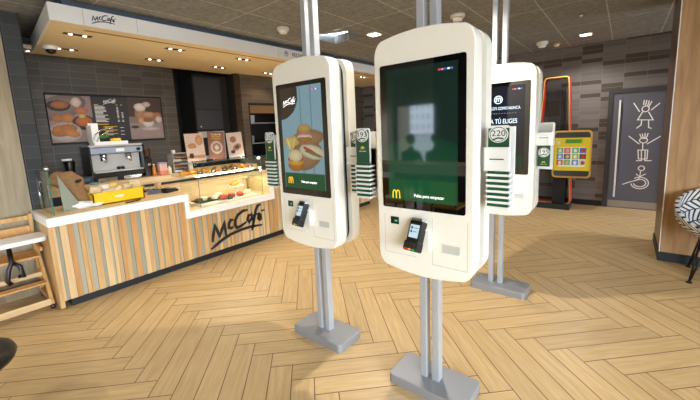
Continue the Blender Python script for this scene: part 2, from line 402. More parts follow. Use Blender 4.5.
# ceiling with 60 x 120 mineral tiles
def ceil_mat():
    m = bpy.data.materials.new('mineral_ceiling'); m.use_nodes = True; nt = m.node_tree; b = nt.nodes['Principled BSDF']; b.inputs['Roughness'].default_value = .95
    N = nt.nodes.new; Lk = nt.links.new
    g = N('ShaderNodeNewGeometry'); mp = N('ShaderNodeMapping'); mp.vector_type = 'POINT'; mp.inputs['Location'].default_value = (6.0-.36, 12-2.44, 0)
    br = N('ShaderNodeTexBrick'); br.offset = 0; br.inputs['Scale'].default_value = 1; br.inputs['Brick Width'].default_value = .6; br.inputs['Row Height'].default_value = 1.2; br.inputs['Mortar Size'].default_value = .006
    for k, v in (('Color1', '868a8c'), ('Color2', '8e9193'), ('Mortar', 'c4c6c4')): br.inputs[k].default_value = (*hx(v), 1)
    n = N('ShaderNodeTexNoise'); n.inputs['Scale'].default_value = 22; n.inputs['Detail'].default_value = 6
    mx = N('ShaderNodeMix'); mx.data_type = 'RGBA'; mx.blend_type = 'MULTIPLY'; mx.inputs[0].default_value = 1
    mr = N('ShaderNodeMapRange'); mr.inputs['From Min'].default_value = .3; mr.inputs['From Max'].default_value = .7; mr.inputs['To Min'].default_value = .7; mr.inputs['To Max'].default_value = 1.1
    Lk(g.outputs['Position'], mp.inputs[0]); Lk(mp.outputs[0], br.inputs['Vector']); Lk(g.outputs['Position'], n.inputs['Vector'])
    Lk(n.outputs[0], mr.inputs[0]); Lk(br.outputs[0], mx.inputs[6]); Lk(mr.outputs[0], mx.inputs[7]); Lk(mx.outputs[2], b.inputs['Base Color'])
    return m
M['ceiling'] = ceil_mat()
# ceiling with the opening of one lifted tile
HX0, HX1, HY0, HY1 = -3.5, -2.96, 3.64, 4.2
S('ceiling', M['ceiling'], (-7.25, -5.6, CEIL, 4.6, HY0, CEIL+.12), (-7.25, HY1, CEIL, 4.6, 7.8, CEIL+.12), (-7.25, HY0, CEIL, HX0, HY1, CEIL+.12), (HX1, HY0, CEIL, 4.6, HY1, CEIL+.12))
# walls
S('wall_left', M['wallwood'], (-4.9, -5.6, 0, -4.77, .655, CEIL))
S('wall_partition', [M['tile_col'], M['matte']], (-5.9, .66, 0, -4.765, .80, CEIL), (-4.772, .652, 0, -4.762, .662, CEIL, 1), (-4.772, .795, 0, -4.762, .803, CEIL, 1))
S('wall_back', M['tile_back'], (-6.0, .8, 0, -5.8, 2.78, CEIL))
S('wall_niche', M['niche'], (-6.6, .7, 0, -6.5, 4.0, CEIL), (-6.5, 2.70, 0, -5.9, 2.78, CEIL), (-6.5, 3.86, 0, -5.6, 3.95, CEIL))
S('wall_kitchen', [M['tile_brown'], M['matte']], (-5.7, 3.85, 0, -5.5, 4.0, CEIL), (-5.7, 4.0, 0, -5.5, 5.1, 1.13), (-5.7, 4.0, 2.155, -5.5, 5.1, CEIL), (-5.7, 5.1, 0, -5.5, 7.8, CEIL),
  (-5.7, 4.0, 2.13, -5.492, 5.1, 2.16, 1), (-5.7, 3.99, 1.1, -5.492, 4.012, 2.16, 1), (-5.7, 4.0, 1.12, -5.48, 5.1, 1.14, 1))
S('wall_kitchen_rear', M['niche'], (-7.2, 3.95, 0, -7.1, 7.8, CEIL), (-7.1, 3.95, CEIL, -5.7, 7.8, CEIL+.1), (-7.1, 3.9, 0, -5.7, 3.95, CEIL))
DY = 7.66
S('wall_far', M['tile_door'], (-7.2, DY, 0, -.245, DY+.2, CEIL), (.62, DY, 0, 4.6, DY+.2, CEIL), (-.245, DY, 2.06, .62, DY+.2, CEIL), (-.4, DY+.12, 0, .7, DY+.3, 2.1))
S('baseboard_far', M['kick'], (-5.5, DY-.012, 0, -.25, DY, .10), (.64, DY-.012, 0, 4.5, DY, .10))
# right side: pillar wall, then a window wall
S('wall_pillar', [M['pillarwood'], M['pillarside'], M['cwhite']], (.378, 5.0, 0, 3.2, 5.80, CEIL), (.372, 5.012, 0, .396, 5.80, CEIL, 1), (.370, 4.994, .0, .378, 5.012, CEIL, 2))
S('baseboard_pillar', M['kick'], (.372, 4.985, 0, 3.2, 5.0, .10), (.362, 4.985, 0, .372, 5.80, .10))
S('window_1', M['doorframe'], *[(4.5, y, 0, 4.58, y+.06, CEIL) for y in (-4.8, -3.3, -1.8, -.3, 1.14)], (4.5, -5.1, 0, 4.58, 1.2, .1), (4.5, -5.1, 2.85, 4.58, 1.2, CEIL))
S('window_3', M['doorframe'], (4.5, 5.6, 0, 4.58, 5.7, CEIL), (4.5, 7.5, 0, 4.58, 7.66, CEIL), (4.5, 5.7, 0, 4.58, 7.5, .1), (4.5, 5.7, 2.85, 4.58, 7.5, CEIL))
S('wall_right_light_block', M['wallwood'], (4.5, 1.2, 0, 4.6, 5.6, CEIL), (4.5, -5.6, 0, 4.6, -5.1, CEIL))  # unseen stretch beyond window_1 is closed to darken the floor at right
S('wall_rear', M['wallwood'], (-3.5, -4.8, 0, 4.5, -4.7, CEIL), (-4.9, -4.8, 2.1, -3.5, -4.7, CEIL), (-4.9, -4.8, 0, -3.5, -4.7, .3))
S('window_2', M['doorframe'], (-4.77, -4.76, .3, -4.66, -4.7, 2.1), (-3.55, -4.76, .3, -3.5, -4.7, 2.1), (-4.66, -4.76, .3, -3.55, -4.7, .36))
# lifted ceiling tile
tag(B('ceiling_tile', M['ceiling'], None, (-.27, -.28, 0, .27, .28, .018), loc=(-3.2, 3.94, CEIL+.07), rot=(R(12), R(4), 0)), 'lifted grey ceiling tile sitting askew above its opening', 'ceiling tile')

# door
d = thing('door_1', 'grey restroom door with white stick figures and a tall bar handle', 'door', (.13, DY, 0)); d['kind'] = 'structure'
B('door_frame', M['doorframe'], d, (-.375, -.03, 0, -.305, .1, 2.06), (.4, -.03, 0, .49, .1, 2.06), (-.305, -.03, 1.99, .4, .1, 2.06))
B('door_panel', M['doorgrey'], d, (-.305, -.01, .0, .4, .04, 1.99))
B('kick_panel', mat('kick_metal', '9a968c', .5, metal=.3), d, (-.295, -.014, .015, .39, -.009, .13))
h = B('door_handle', M['plastic_w'], d, (-.225, -.07, .2, -.2, -.045, 1.87), (-.218, -.045, .35, -.206, -.01, .38), (-.218, -.045, 1.7, -.206, -.01, 1.73), bev=.003)
FIG = [[[(0.094, 1.812), (0.179, 1.659)], [(0.422, 1.785), (0.321, 1.677)], [(0.226, 1.849), (0.221, 1.767)], [(0.258, 1.847), (0.247, 1.765)], [(0.29, 1.837), (0.274, 1.756)], [(0.322, 1.821), (0.291, 1.741)], [(0.217, 1.657), (0.16, 1.527), (0.357, 1.517), (0.291, 1.652)], [(0.214, 1.524), (0.209, 1.44), (0.152, 1.386)], [(0.3, 1.52), (0.307, 1.395), (0.345, 1.379)], arc(.251, 1.703, .045, .048, 0, 360)],
 [[(0.061, 1.26), (0.207, 1.122)], [(0.467, 1.251), (0.303, 1.121)], [(0.202, 1.293), (0.234, 1.207)], [(0.234, 1.299), (0.255, 1.206)], [(0.271, 1.305), (0.271, 1.206)], [(0.308, 1.304), (0.287, 1.206)], [(0.25, 1.145), (0.256, 1.022)], [(0.196, 1.021), (0.32, 1.022), (0.319, 0.872), (0.211, 0.87), (0.196, 1.021)], [(0.24, 1.022), (0.251, 0.842), (0.18, 0.841)], [(0.288, 1.022), (0.294, 0.843), (0.379, 0.845)], arc(.256, 1.185, .05, .045, 0, 360)],
 [[(0.251, 0.661), (0.246, 0.566), (0.193, 0.615)], [(0.246, 0.566), (0.319, 0.621)], [(0.246, 0.566), (0.232, 0.521)], [(0.254, 0.523), (0.101, 0.462), (0.024, 0.419)], arc(.259, .712, .04, .04, 0, 360), arc(.25, .46, .115, .10, -170, 130), arc(.25, .46, .08, .065, -170, 130)]]
for k, fg in enumerate(FIG):
    bm = nb()
    for s in fg: stroke(bm, [(x-.13, z) for x, z in s], .014, .003)
    o = obj('stick_figure', bm, M['pwhite'], d, (0, -.011, 0)); o['label'] = ('white stick figure in a dress', 'white stick figure with raised arms', 'white stick figure in a wheelchair')[k]

# ================================================================== CANOPY over the counter
can = thing('counter_canopy', 'long white and wood canopy hanging over the cafe counter', 'canopy', (-4.0, .9, 2.67))
Lc = DY-.9-.01
B('fascia', M['cwhite'], can, (-.02, 0, -.002, 0, Lc, .152))
bm = nb(); box(bm, -1.504, -.02, -.002, 0, 0, .152, m=Matrix.Rotation(-math.atan2(.12, 1.5), 4, 'Z')); obj('end_fascia', bm, M['cwhite'], can)
bm = nb()
box(bm, -1.5, .12, 0, -.02, Lc, .05)
vv = [bm.verts.new(q) for q in ((-.02, .0, 0), (-.02, .12, 0), (-1.5, .12, 0), (-.02, .0, .05), (-.02, .12, .05), (-1.5, .12, .05))]
for q in ((0, 2, 1), (3, 4, 5), (0, 1, 4, 3), (1, 2, 5, 4), (2, 0, 3, 5)): bm.faces.new([vv[i] for i in q])
bmesh.ops.recalc_face_normals(bm, faces=bm.faces)
obj('soffit', bm, M['soffit'], can)
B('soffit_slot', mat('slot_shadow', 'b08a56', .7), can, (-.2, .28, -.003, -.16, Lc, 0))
B('roof_deck', mat('canopy_top', '3a3f45', .8), can, (-1.5, .13, .05, -.02, Lc, .14))
B('cove_strip', mat('blue_grey_cove', '4c5c6c', .6), can, (-.1, .1, .152, -.06, Lc, .213))
B('fascia_joint', mat('joint_grey', 'b9b8b2', .6), can, (0, .235, .0, .0008, .239, .152))
for y in (.7, 2.6): B('fascia_joint', M['dark'] if False else bpy.data.materials['joint_grey'], can, (0, y, .0, .0008, y+.004, .152))
script_logo('cafe_lettering', .24, .03, M['pblack'], can, (.001, .40, .08), (0, 0, PI/2), t=.0015)
sg = B('sign_plate', M['cwhite'], can, (0.0, 2.62, .03, .004, 3.25, .13))
text('recogida_lettering', 'RECOGIDA', .075, M['pblack'], can, (.006, 3.05, .078), (PI/2, 0, PI/2), width=.36)
bm = nb(); stroke(bm, arc(0, 0, .036, .036, 0, 360, 20), .006, .001); stroke(bm, [(0, -.016), (0, .01)], .012, .001); stroke(bm, [(-.018, .0), (0, .02), (.018, 0)], .008, .001)
obj('arrow_badge', bm, M['pblack'], can, (.006, 2.75, .078), (0, 0, PI/2))
# second lower soffit behind, with one round spot
S('trim_1', M['soffit'], (-5.8, .8, 2.70, -5.5, 3.85, 2.74))
def spot_light(parent, loc, watts, size=100, blend=.6, col=WARM):
    l = bpy.data.lights.new('lamp_light', 'SPOT'); l.energy = watts; l.color = col; l.spot_size = R(size); l.spot_blend = blend; l.shadow_soft_size = .04
    o = bpy.data.objects.new('lamp_light', l); C.objects.link(o); o.location = loc; o.parent = parent; return o
def twin():
    t = thing('twin_downlight', '', 'ceiling light', (0, 0, 2.67), 0, 'twin downlights in the canopy underside')
    bm = nb(); box(bm, -.03, -.12, -.004, .03, .12, .0); obj('housing', bm, M['matte'], t)
    for s in (-1, 1):
        bm = nb(); lathe(bm, [(.012, -.008), (.018, -.005), (.02, .0)], 14); q = obj('bulb', bm, M['lampw'], t, (0, s*.06, 0))
    spot_light(t, (0, 0, -.03), CANOPY_W, 130)
    return t
tw = twin(); first = True
NM = ['first', 'second', 'third', 'fourth', 'fifth', 'sixth']
for row, xx, nm in ((0, -4.4, 'front'), (1, -5.15, 'rear')):
    for k in range(6):
        t = tw if first else copy_tree(tw); first = False
        t.location = (xx, 1.18+k*.995+row*.06, 2.67)
        t['label'] = 'twin downlight in the wooden canopy, %s of the %s row counting from the free end' % (NM[k], nm)
t = thing('round_spotlight', 'small lit round spotlight behind the free end of the canopy', 'ceiling light', (-5.62, .98, 2.70))
bm = nb(); lathe(bm, [(.02, -.012), (.035, 0), (.035, .004)], 16); obj('bezel', bm, M['chrome'], t)
bm = nb(); lathe(bm, [(.015, -.014), (.018, -.010)], 12); obj('bulb', bm, M['lampw'], t)
# dome camera
t = thing('dome_camera', 'white and black dome camera under the free end of the canopy', 'security camera', (-5.09, 1.09, 2.67)); t.scale = (.72, .72, .72)
bm = nb(); lathe(bm, [(.085, -.06), (.095, -.05), (.095, -.005), (.09, 0)], 24); obj('housing', bm, M['plastic_w'], t)
bm = nb(); lathe(bm, [(.001, -.12), (.03, -.115), (.06, -.095), (.072, -.06)], 24); obj('dome', bm, M['black'], t)

# ceiling fixtures
def sq(x, y, label, k=1.0):
    t = thing('square_downlight', label, 'ceiling light', (x, y, CEIL), 0, 'square downlights in the ceiling')
    B('frame', M['plastic_w'], t, (-.085, -.085, -.012, .085, .085, 0), bev=.003)
    B('diffuser', M['lampw'], t, (-.065, -.065, -.016, .065, .065, -.011))
    spot_light(t, (0, 0, -.05), LAMP_W*k, 150, .8, (1, .93, .83))
sq(-2.78, 4.2, 'lit square downlight in the ceiling above the gap between the front kiosks')
sq(-1.3, 2.6, 'added square downlight out of view, brightening the floor around the kiosks', 1.7)  # unseen lamp, added to brighten the floor around the kiosks
sq(-.55, 6.75, 'lit square downlight in the ceiling close to the far tiled wall')
for n, (x, y) in zip(('left', 'middle', 'right'), ((-3.2, -1.6), (-.9, -1.9), (1.6, -1.5))): sq(x, y, 'lit square downlight behind the viewer, on the %s' % n)
def detector(x, y, s, label, cat='smoke detector', name='smoke_detector', mt=None):
    t = thing(name, label, cat, (x, y, CEIL))
    bm = nb(); lathe(bm, [(s*.9, -.03*s/.06), (s, -.02*s/.06), (s, 0)], 20); obj('base', bm, mt or M['plastic_w'], t)
    bm = nb(); lathe(bm, [(s*.3, -.062*s/.06), (s*.62, -.055*s/.06), (s*.7, -.03*s/.06)], 20); obj('sensor_cap', bm, M['plastic_w'], t)
detector(-3.40, 3.08, .075, 'white round smoke detector on the ceiling left of the left kiosk poles')
detector(-1.62, 4.25, .085, 'white round detector on the ceiling right of the front kiosk poles')
detector(-1.15, 6.79, .09, 'pale oval ceiling detector left of the square light by the far wall')
detector(-.98, 7.08, .06, 'small round brass ceiling sensor close to the far wall', 'sensor', 'ceiling_sensor', mat('brass', 'b89a60', .35, metal=.8))
detector(-.50, 5.43, .03, 'tiny brass sprinkler head on the grey ceiling', 'sprinkler', 'sprinkler_head', mat('brass_dark', '8f7a4a', .4, metal=.8))
t = thing('air_vent', 'dark slotted air vent in the ceiling at the top right', 'air vent', (.30, 4.9, CEIL))
B('frame', M['matte'], t, (-.22, -.3, -.008, .22, .3, 0))
bm = nb()
for k in range(9): box(bm, -.2, -.27+k*.06, -.014, .2, -.25+k*.06, -.008)
obj('vane', bm, M['dark'], t)['kind'] = 'stuff'

# ================================================================== KIOSKS
def body_outline():
    p = []; x1, zt = .28, 2.088
    top = []
    for i in range(9): x = .215*i/8; top.append((x, zt-.5*x*x))
    ex, ez = .215, zt-.5*.215**2; sz = 1.972
    for i in range(1, 9): a = PI/2*i/8; top.append((ex+(x1-ex)*math.sin(a), sz+(ez-sz)*math.cos(a)))
    right = top+[(x, 2.85-z) for x, z in reversed(top)]
    left = [(-x, z) for x, z in reversed(right) if x > 1e-6]
    return right+left
def number_rack(parent, side, num, boxed, xo, yo, zo):
    k = bpy.data.objects.new('number_rack', None); C.objects.link(k); k.parent = parent; k.location = (side*xo, yo, zo)
    # back plate and bracket to the kiosk
    B('rack_back', M['plastic_w'], k, (-.055, .03, 0, .06, .04, .40), (-(xo-.265) if side > 0 else 0, .03, .05, 0 if side > 0 else xo-.265, .045, .30), bev=.002)
    if boxed == 2:
        B('card_box', M['plastic_w'], k, (-.058, -.05, .21, .062, -.0, .32), bev=.004); B('card_box_slot', M['pblack'], k, (-.035, -.0515, .272, .03, -.0498, .277))
        B('side_wing', M['plastic_w'], k, (.06, -.05, .21, .066, .03, .39)); c0, z0, z1, zn = 'number_card', .03, .21, .15
    else:
        for j in range(8 if boxed == 0 else 7):
            z = .0+j*.027
            B('number_card', [M['plastic_w'], M['green']], k, (-.055, -.034, z, .05, .028, z+.011, 0), (-.050, -.028, z+.011, .046, -.004, z+.027, 1))
        z0, z1 = (.215, .41) if boxed == 0 else (.30, .395); zn = z1-.03
    bm = nb(); prism(bm, rrect(-.055, z0-.01, .05, z1+.012, .02, 6), -.02, -.012); obj('number_card', bm, M['plastic_w'], k)
    B('number_card_print', M['green'], k, (-.05, -.0225, z0, .045, -.0202, z1))
    bm = nb(); prism(bm, arc(-.0025, zn, .044, .040, 0, 345, 22), -.0265, -.0228); obj('number_disc', bm, M['plastic_w'], k)
    bm = nb(); stroke(bm, arc(-.0025, zn, .038, .034, 0, 360, 20), .003, .001); stroke(bm, [(-.03, zn-.026), (-.005, zn-.017), (.02, zn-.02)], .007, .001)
    obj('number_ring', bm, M['green'], k, (0, -.0266, 0))
    text('number_lettering', num, .040, M['pblack'], k, (-.002, -.0272, zn+.004), width=.062, extrude=.0005)
    if boxed == 1:
        B('card_box', M['plastic_w'], k, (-.062, -.05, .19, .055, -.028, .305), bev=.004)
        B('card_box_slot', M['pblack'], k, (-.035, -.0515, .245, .03, -.0498, .250))
    if boxed != 1:
        zl = z0+.06 if boxed == 0 else z0+.035
        arches('rack_arches', .02, .015, .004, M['lyellow'], k, (-.002, -.023, zl+.03 if boxed == 0 else zl))
        text('rack_lettering', "McDonald's", .009, M['pwhite'], k, (-.002, -.0232, zl+.01 if boxed == 0 else zl-.018), width=.05, extrude=.0003)
    return k
def kiosk(name, label, loc, screen, racks, poles=.0385, poff=0):
    t = thing(name, label, 'ordering kiosk', loc, 0, 'ordering kiosks on twin poles')
    out = body_outline()
    bm = nb(); prism(bm, out, -.135, -.04, inset=.007, idepth=.01); sh = obj('front_shell', bm, M['white'], t)
    inner = [(x*.91, 1.4225+(z-1.4225)*.975) for x, z in out]
    bm = nb(); prism(bm, inner, -.04, .006); obj('core', bm, M['core'], t)
    bm = nb(); prism(bm, [(x*.985, 1.4225+(z-1.4225)*.99) for x, z in inner], .006, .030); obj('shadow_gap', bm, M['dark'], t)
    bm = nb(); prism(bm, out, .03, .118); obj('rear_shell', bm, M['white'], t)
    # screen
    bm = nb(); prism(bm, rrect(-.24, 1.143, .24, 1.929, .012, 4), -.1385, -.133); s = obj('screen', bm, M['bezel'], t)
    screen(s)
    # scanner, card reader, receipt mouth, panel seams
    sc = B('barcode_scanner', M['black'], t, (-.192, -.139, 1.045, -.14, -.133, 1.088), bev=.002)
    B('scanner_light', mat('green_led', '0a3a20', .4, emit='22c070', es=.8), sc, (-.165, -.1405, 1.062, -.148, -.1388, 1.07))
    rs = B('receipt_mouth', M['white'], t, (.112, -.1365, .918, .216, -.1345, .922), (.112, -.1365, .974, .216, -.1345, .978), (.112, -.1365, .918, .116, -.1345, .978), (.212, -.1365, .918, .216, -.1345, .978))
    B('receipt_shade', mat('recess_shade', 'c6c6bc', .5), rs, (.116, -.1358, .922, .212, -.1348, .974))  # flat plate; the shade inside the receipt mouth is in its grey
    B('receipt_lip', M['white'], rs, (.118, -.142, .922, .21, -.1355, .930))
    seam = mat('seam_grey', 'bdb9ac', .6)
    B('panel_seam', seam, t, (.062, -.1355, .85, .064, -.1346, 1.107), (.25, -.1355, .85, .252, -.1346, 1.107), (.062, -.1355, .848, .252, -.1346, .8505),
      (-.235, -.1355, .87, -.0335, -.1346, .872), (-.235, -.1355, .87, -.233, -.1346, 1.1))
    # payment terminal on a white wedge, leaning left and back
    b = nb(); prism(b, [(-.035, .93), (.055, .93), (.055, 1.04), (-.035, 1.08)], -.165, -.134); obj('terminal_mount', b, M['white'], t)
    pt = bpy.data.objects.new('card_terminal', None); C.objects.link(pt); pt.parent = t; pt.location = (-.01, -.185, 1.01); pt.rotation_euler = (R(-24), R(-3), R(-14)); pt.scale = (1.18, 1.1, .98)
    bm = nb(); prism(bm, rrect(-.036, -.085, .036, .085, .01, 4), -.02, .018, inset=.004, idepth=.004); obj('terminal_body', bm, M['black'], pt)
    bm = nb(); prism(bm, rrect(-.04, -.085, .04, -.03, .01, 4), -.026, .016, inset=.004, idepth=.004); obj('keypad_block', bm, M['black'], pt)
    B('terminal_display', mat('lcd', '9fb8c4', .3, emit='bcd4e0', es=.3), pt, (-.026, -.0215, -.012, .026, -.0195, .06))
    B('display_icon', mat('lcd_blue', '203a6a', .4), pt, (-.02, -.0222, .035, -.01, -.0214, .05), (-.02, -.0222, .015, -.01, -.0214, .028), (-.005, -.0222, .04, .02, -.0214, .043), (-.005, -.0222, .02, .016, -.0214, .023))
    km = mat('key_grey', '3a3c40', .5)
    for r_ in range(3):
        for c_ in range(3): B('key', km, pt, (-.03+c_*.022, -.0275, -.048-r_*.011, -.014+c_*.022, -.0258, -.041-r_*.011))
    for c_, cc in enumerate(('d02820', 'e8b020', '20a050')): B('function_key', mat('key_'+cc, cc, .4, emit=cc, es=.3), pt, (-.03+c_*.022, -.0275, -.08, -.014+c_*.022, -.0258, -.073))
    B('card_slot', M['chrome'], pt, (-.03, -.018, .085, .03, .01, .096))
    # poles, base
    for sx in (-1, 1):
        bm = nb(); px = poff+sx*poles
        box(bm, px-.021, -.028, .055, px+.021, .028, CEIL, bev=.004)
        obj('pole', bm, M['steel'], t)
    bm = nb(); prism(bm, rrect(-.245, -.13, .245, .13, .03, 5), 0, .06, inset=.006, idepth=.008, m=Matrix.Rotation(R(-90), 4, 'X'))
    for v in bm.verts: v.co.z = .06-v.co.z if v.co.z >= 0 else .06+v.co.z
    bmesh.ops.recalc_face_normals(bm, faces=bm.faces)
    obj('base_plate', bm, M['basegrey'], t)
    for a in racks: number_rack(t, *a)
    return t
DISP = (0, -.1392, 1.545)
def flags(s):
    for k, cc in enumerate(('c03048', 'd87080', '3050a8', 'd8d8e8', '4060c0')):
        B('language_icon', mat('flag_'+cc+str(k), cc, .4, emit=cc, es=.3), s, (.10+k*.016, -.1405, 1.862, .112+k*.016, -.1396, 1.871))
def scr_center(s):
    lay = [('e', .5, .1, .9, .7, 0, '0c5236'), ('r', 0, 0, 1, .16, '0a6236')]
    picture('display', .40, .71, 40, 70, '0a2c22', lay, ME, s, DISP, jit=.05)  # green base lifted to include the bright room reflected in the glass
    arches('display_logo', .044, .046, .0055, M['yellow'], s, (-.15, -.1402, 1.222))
    text('display_lettering', 'Pulsa para empezar', .024, M['twhite'], s, (.045, -.1402, 1.222), width=.17); flags(s)
def scr_left(s):
    lay = [('r', k*.125, 0, k*.125+.008, 1, '5d7c88') for k in range(1, 8)]
    lay += [('e', .0, .93, .45, .42, 0, '4a3a2c'), ('r', 0, .86, .3, 1, '4a3a2c'),
            ('e', .55, .33, .42, .25, 15, 'a37d55'), ('e', .62, .5, .40, .14, 5, 'a88058'),
            ('e', .22, .47, .2, .09, 0, 'e0c060'), ('e', .15, .45, .05, .13, 20, 'f0d890'), ('e', .28, .46, .05, .13, -20, 'e8c870'),
            ('e', .56, .56, .19, .12, 0, 'b8863e'), ('e', .56, .535, .18, .05, 0, 'd08878'), ('e', .56, .515, .19, .035, 0, 'e8dcc8'), ('e', .56, .49, .18, .05, 0, 'b07a38'), ('e', .56, .6, .16, .07, 0, 'c8a45c'),
            ('e', .72, .37, .30, .12, -10, 'e6dcb8'), ('e', .66, .385, .16, .03, -20, 'b84c30'), ('e', .84, .34, .12, .025, -20, 'c05a38'), ('e', .74, .35, .2, .02, -15, '6a8a3c'),
            ('e', .30, .24, .2, .12, 0, 'c07828'), ('e', .30, .27, .2, .07, 0, 'e8b030'), ('e', .30, .295, .19, .05, 0, 'c04828'), ('e', .30, .33, .18, .11, 0, 'ecdca8'),
            ('r', 0, 0, 1, .16, '0e5a30')]
    picture('display', .40, .71, 60, 106, '8fb2bf', lay, ME, s, DISP, jit=.05)
    script_logo('display_script', .15, .022, M['twhite'], s, (-.11, -.1402, 1.80), (0, 0, 0), t=.0008)
    arches('display_logo', .044, .046, .0055, M['yellow'], s, (-.14, -.1402, 1.245))
    text('display_lettering', 'Pulsa para empezar', .024, M['twhite'], s, (.045, -.1402, 1.24), width=.15); flags(s)
def scr_rear(s):
    picture('display', .40, .71, 20, 40, '060a1c', [('e', .7, .7, .5, .6, 0, '0a1230'), ('r', 0, 0, 1, .16, '053d20')], ME, s, DISP, jit=.1)
    lm = mat('pale_blue_lettering', 'b8d0e0', .5, emit='b8d0e0', es=.35)
    bm = nb(); stroke(bm, arc(0, 0, .032, .032, 0, 360, 24), .006, .0008); obj('display_ring', bm, lm, s, (-.01, -.1402, 1.787))
    arches('display_logo', .036, .032, .007, lm, s, (-.01, -.1402, 1.787))
    text('display_lettering', "McDONALD'S COMO NUNCA", .036, lm, s, (-.005, -.1402, 1.712), width=.34)
    text('display_lettering', '· · · · · · · · · · · · · · ·', .03, lm, s, (-.02, -.1402, 1.668), width=.3)
    text('display_lettering', 'AHORA TÚ ELIGES', .056, lm, s, (-.02, -.1402, 1.60), width=.33)
    text('display_lettering', 'PIDE TU MENÚ', .024, lm, s, (-.02, -.1402, 1.53), width=.2); flags(s)
kiosk('ordering_kiosk', 'nearest white ordering kiosk with dark green screen, front centre on twin poles', (-.83, 1.80, 0), scr_center, [(-1, '193', 0, .385, -.1, 1.175), (1, '220', 1, .365, -.02, 1.175)], poff=-.012)
kiosk('ordering_kiosk', 'white ordering kiosk on the left showing burgers on a blue screen', (-1.735, 1.82, 0), scr_left, [(-1, '157', 0, .375, -.1, 1.175), (1, '168', 1, .40, -.02, 1.175)])
kiosk('ordering_kiosk', 'rear white ordering kiosk with navy text screen behind the nearest one', (-.855, 3.36, 0), scr_rear, [(1, '195', 2, .335, -.0, 1.175)], .042, -.04)

# ================================================================== COUNTER
ctr = thing('service_counter', 'long cafe counter faced with wood and grey slats under white edging', 'counter', (-4.03, .64, 0))
# local: x=0 white edging front, y along
E0, E1, E2, E3 = 0, 1.315, 2.62, 5.2     # high, display dip, high again
Z1, Z2 = .905, .69
bm = nb()
# white edging band (front face outline): thickness .082
def band(y0, z0, y1, z1): box(bm, -.03, y0, z0, 0, y1, z1)
band(E0, Z1-.082, E1, Z1); band(E1-.05+.0, Z2-.085, E1, Z1-.082); band(E1, Z2-.085, E2, Z2); band(E2-.06, Z2, E2, Z1-.0); band(E2, Z1-.082, E3, Z1)
box(bm, -.69, -.005, Z1-.082, -.03, .02, Z1)
obj('edging', bm, M['cwhite'], ctr)
B('worktop', M['maple'], ctr, (-.69, .02, Z1-.03, -.03, E1, Z1)); B('worktop', M['maple'], ctr, (-.69, E2, Z1-.03, -.03, E3, Z1))
B('display_deck', M['maple'], ctr, (-.69, E1, Z2-.03, -.03, E2, Z2-.002))
B('carcass', M['maple'], ctr, (-.66, .03, .1, -.06, E1-.01, Z1-.031), (-.66, E1, .1, -.06, E2, Z2-.031), (-.66, E2+.01, .1, -.06, E3, Z1-.031)); B('step_panel', M['maple'], ctr, (-.69, E1-.02, Z2-.029, -.031, E1-.001, Z1-.031)); B('step_panel', M['maple'], ctr, (-.69, E2+.001, Z2-.029, -.031, E2+.02, Z1-.031))
B('kickboard', M['kick'], ctr, (-.60, .09, 0, -.07, E3, .1))
rnd = random.Random(11)
def slats(y0, y1, ztop):
    bm = nb(); y = y0; seq = []
    while len(seq) < 200:
        seq += [(rnd.choice((.035, .05, .06)), rnd.choice((0, 1, 2)))]
        if rnd.random() < .45: seq += [(rnd.choice((.02, .03, .045)), rnd.choice((0, 1, 2)))]
        seq += [(rnd.choice((.018, .028, .04)), rnd.choice((3, 3, 4)))]
    for wdt, k in seq:
        wdt = min(wdt, y1-y)
        if wdt < .008: break
        box(bm, -.055, y+.0012, .085, -.055+(.022 if k < 3 else .016), y+wdt-.0012, ztop, mi=k); y += wdt
    obj('slat_panel', bm, [M['oak1'], M['oak2'], M['oak3'], M['greyslat'], M['greyslat2']], ctr)
slats(.0, E1-.05, Z1-.083); slats(E1-.05, E2, Z2-.086); slats(E2, E3, Z1-.083)
B('end_panel', [M['oak1'], M['greyslat']], ctr, (-.40, -.004, .02, -.03, .03, Z1-.083), (-.69, .0, .02, -.40, .03, Z1-.083, 1))
script_logo('cafe_sign', 1.0, .03, M['pblack'], ctr, (-.030, 2.15-.64+.46, .15+.2), (0, 0, PI/2), t=.012)

# glass screen at the free end
gs = thing('glass_screen', 'small clear glass screen with a chrome post at the counter end', 'glass screen', (-4.12, .71, .905))
B('pane', M['glass'], gs, (-.56, -.004, 0, -.02, .004, .42))
B('post', M['glass_edge'], gs, (-.02, -.006, 0, -.008, .006, .43))
bm = nb(); lathe(bm, [(.004, .43), (.02, .44), (.022, .455), (.012, .47), (.002, .473)], 14); obj('knob', bm, M['chrome'], gs, (-.014, 0, 0))
bm = nb(); tube(bm, [(-.55, .01, 0), (-.55, .01, .30)], .012); tube(bm, [(-.55, .01, .30), (-.42, .01, .30)], .01); obj('rail', bm, M['chrome'], gs)

# display case
dc = thing('display_case', 'glass pastry display case set into the counter', 'display case', (-4.13, 2.15, Z2))
Hc = .56; Ld = .98
B('front_pane', M['glass'], dc, (-.004, 0, 0, 0, Ld, Hc))
B('side_pane', M['glass'], dc, (-.50, -.004, 0, -.004, 0, Hc)); B('side_pane', M['glass'], dc, (-.50, Ld, 0, -.004, Ld+.004, Hc))
B('top_pane', M['glass'], dc, (-.50, -.10, Hc, 0, Ld+.1, Hc+.006))
B('edge_trim', M['glass_edge'], dc, (-.004, -.001, 0, .002, .003, Hc), (-.004, Ld-.003, 0, .002, Ld+.001, Hc), (-.0, -.10, Hc, .002, Ld+.1, Hc+.006))
B('shelf', M['maple'], dc, (-.50, -.10, .385, -.14, Ld+.12, .40))
B('floor_tray', M['plastic_w'], dc, (-.50, .02, 0, -.02, Ld-.02, .012))
B('rear_board', M['maple'], dc, (-.60, -.14, .20, -.50, Ld+.10, .225)); B('rear_panel', M['maple'], dc, (-.56, -.14, 0.0, -.54, Ld+.10, .20))
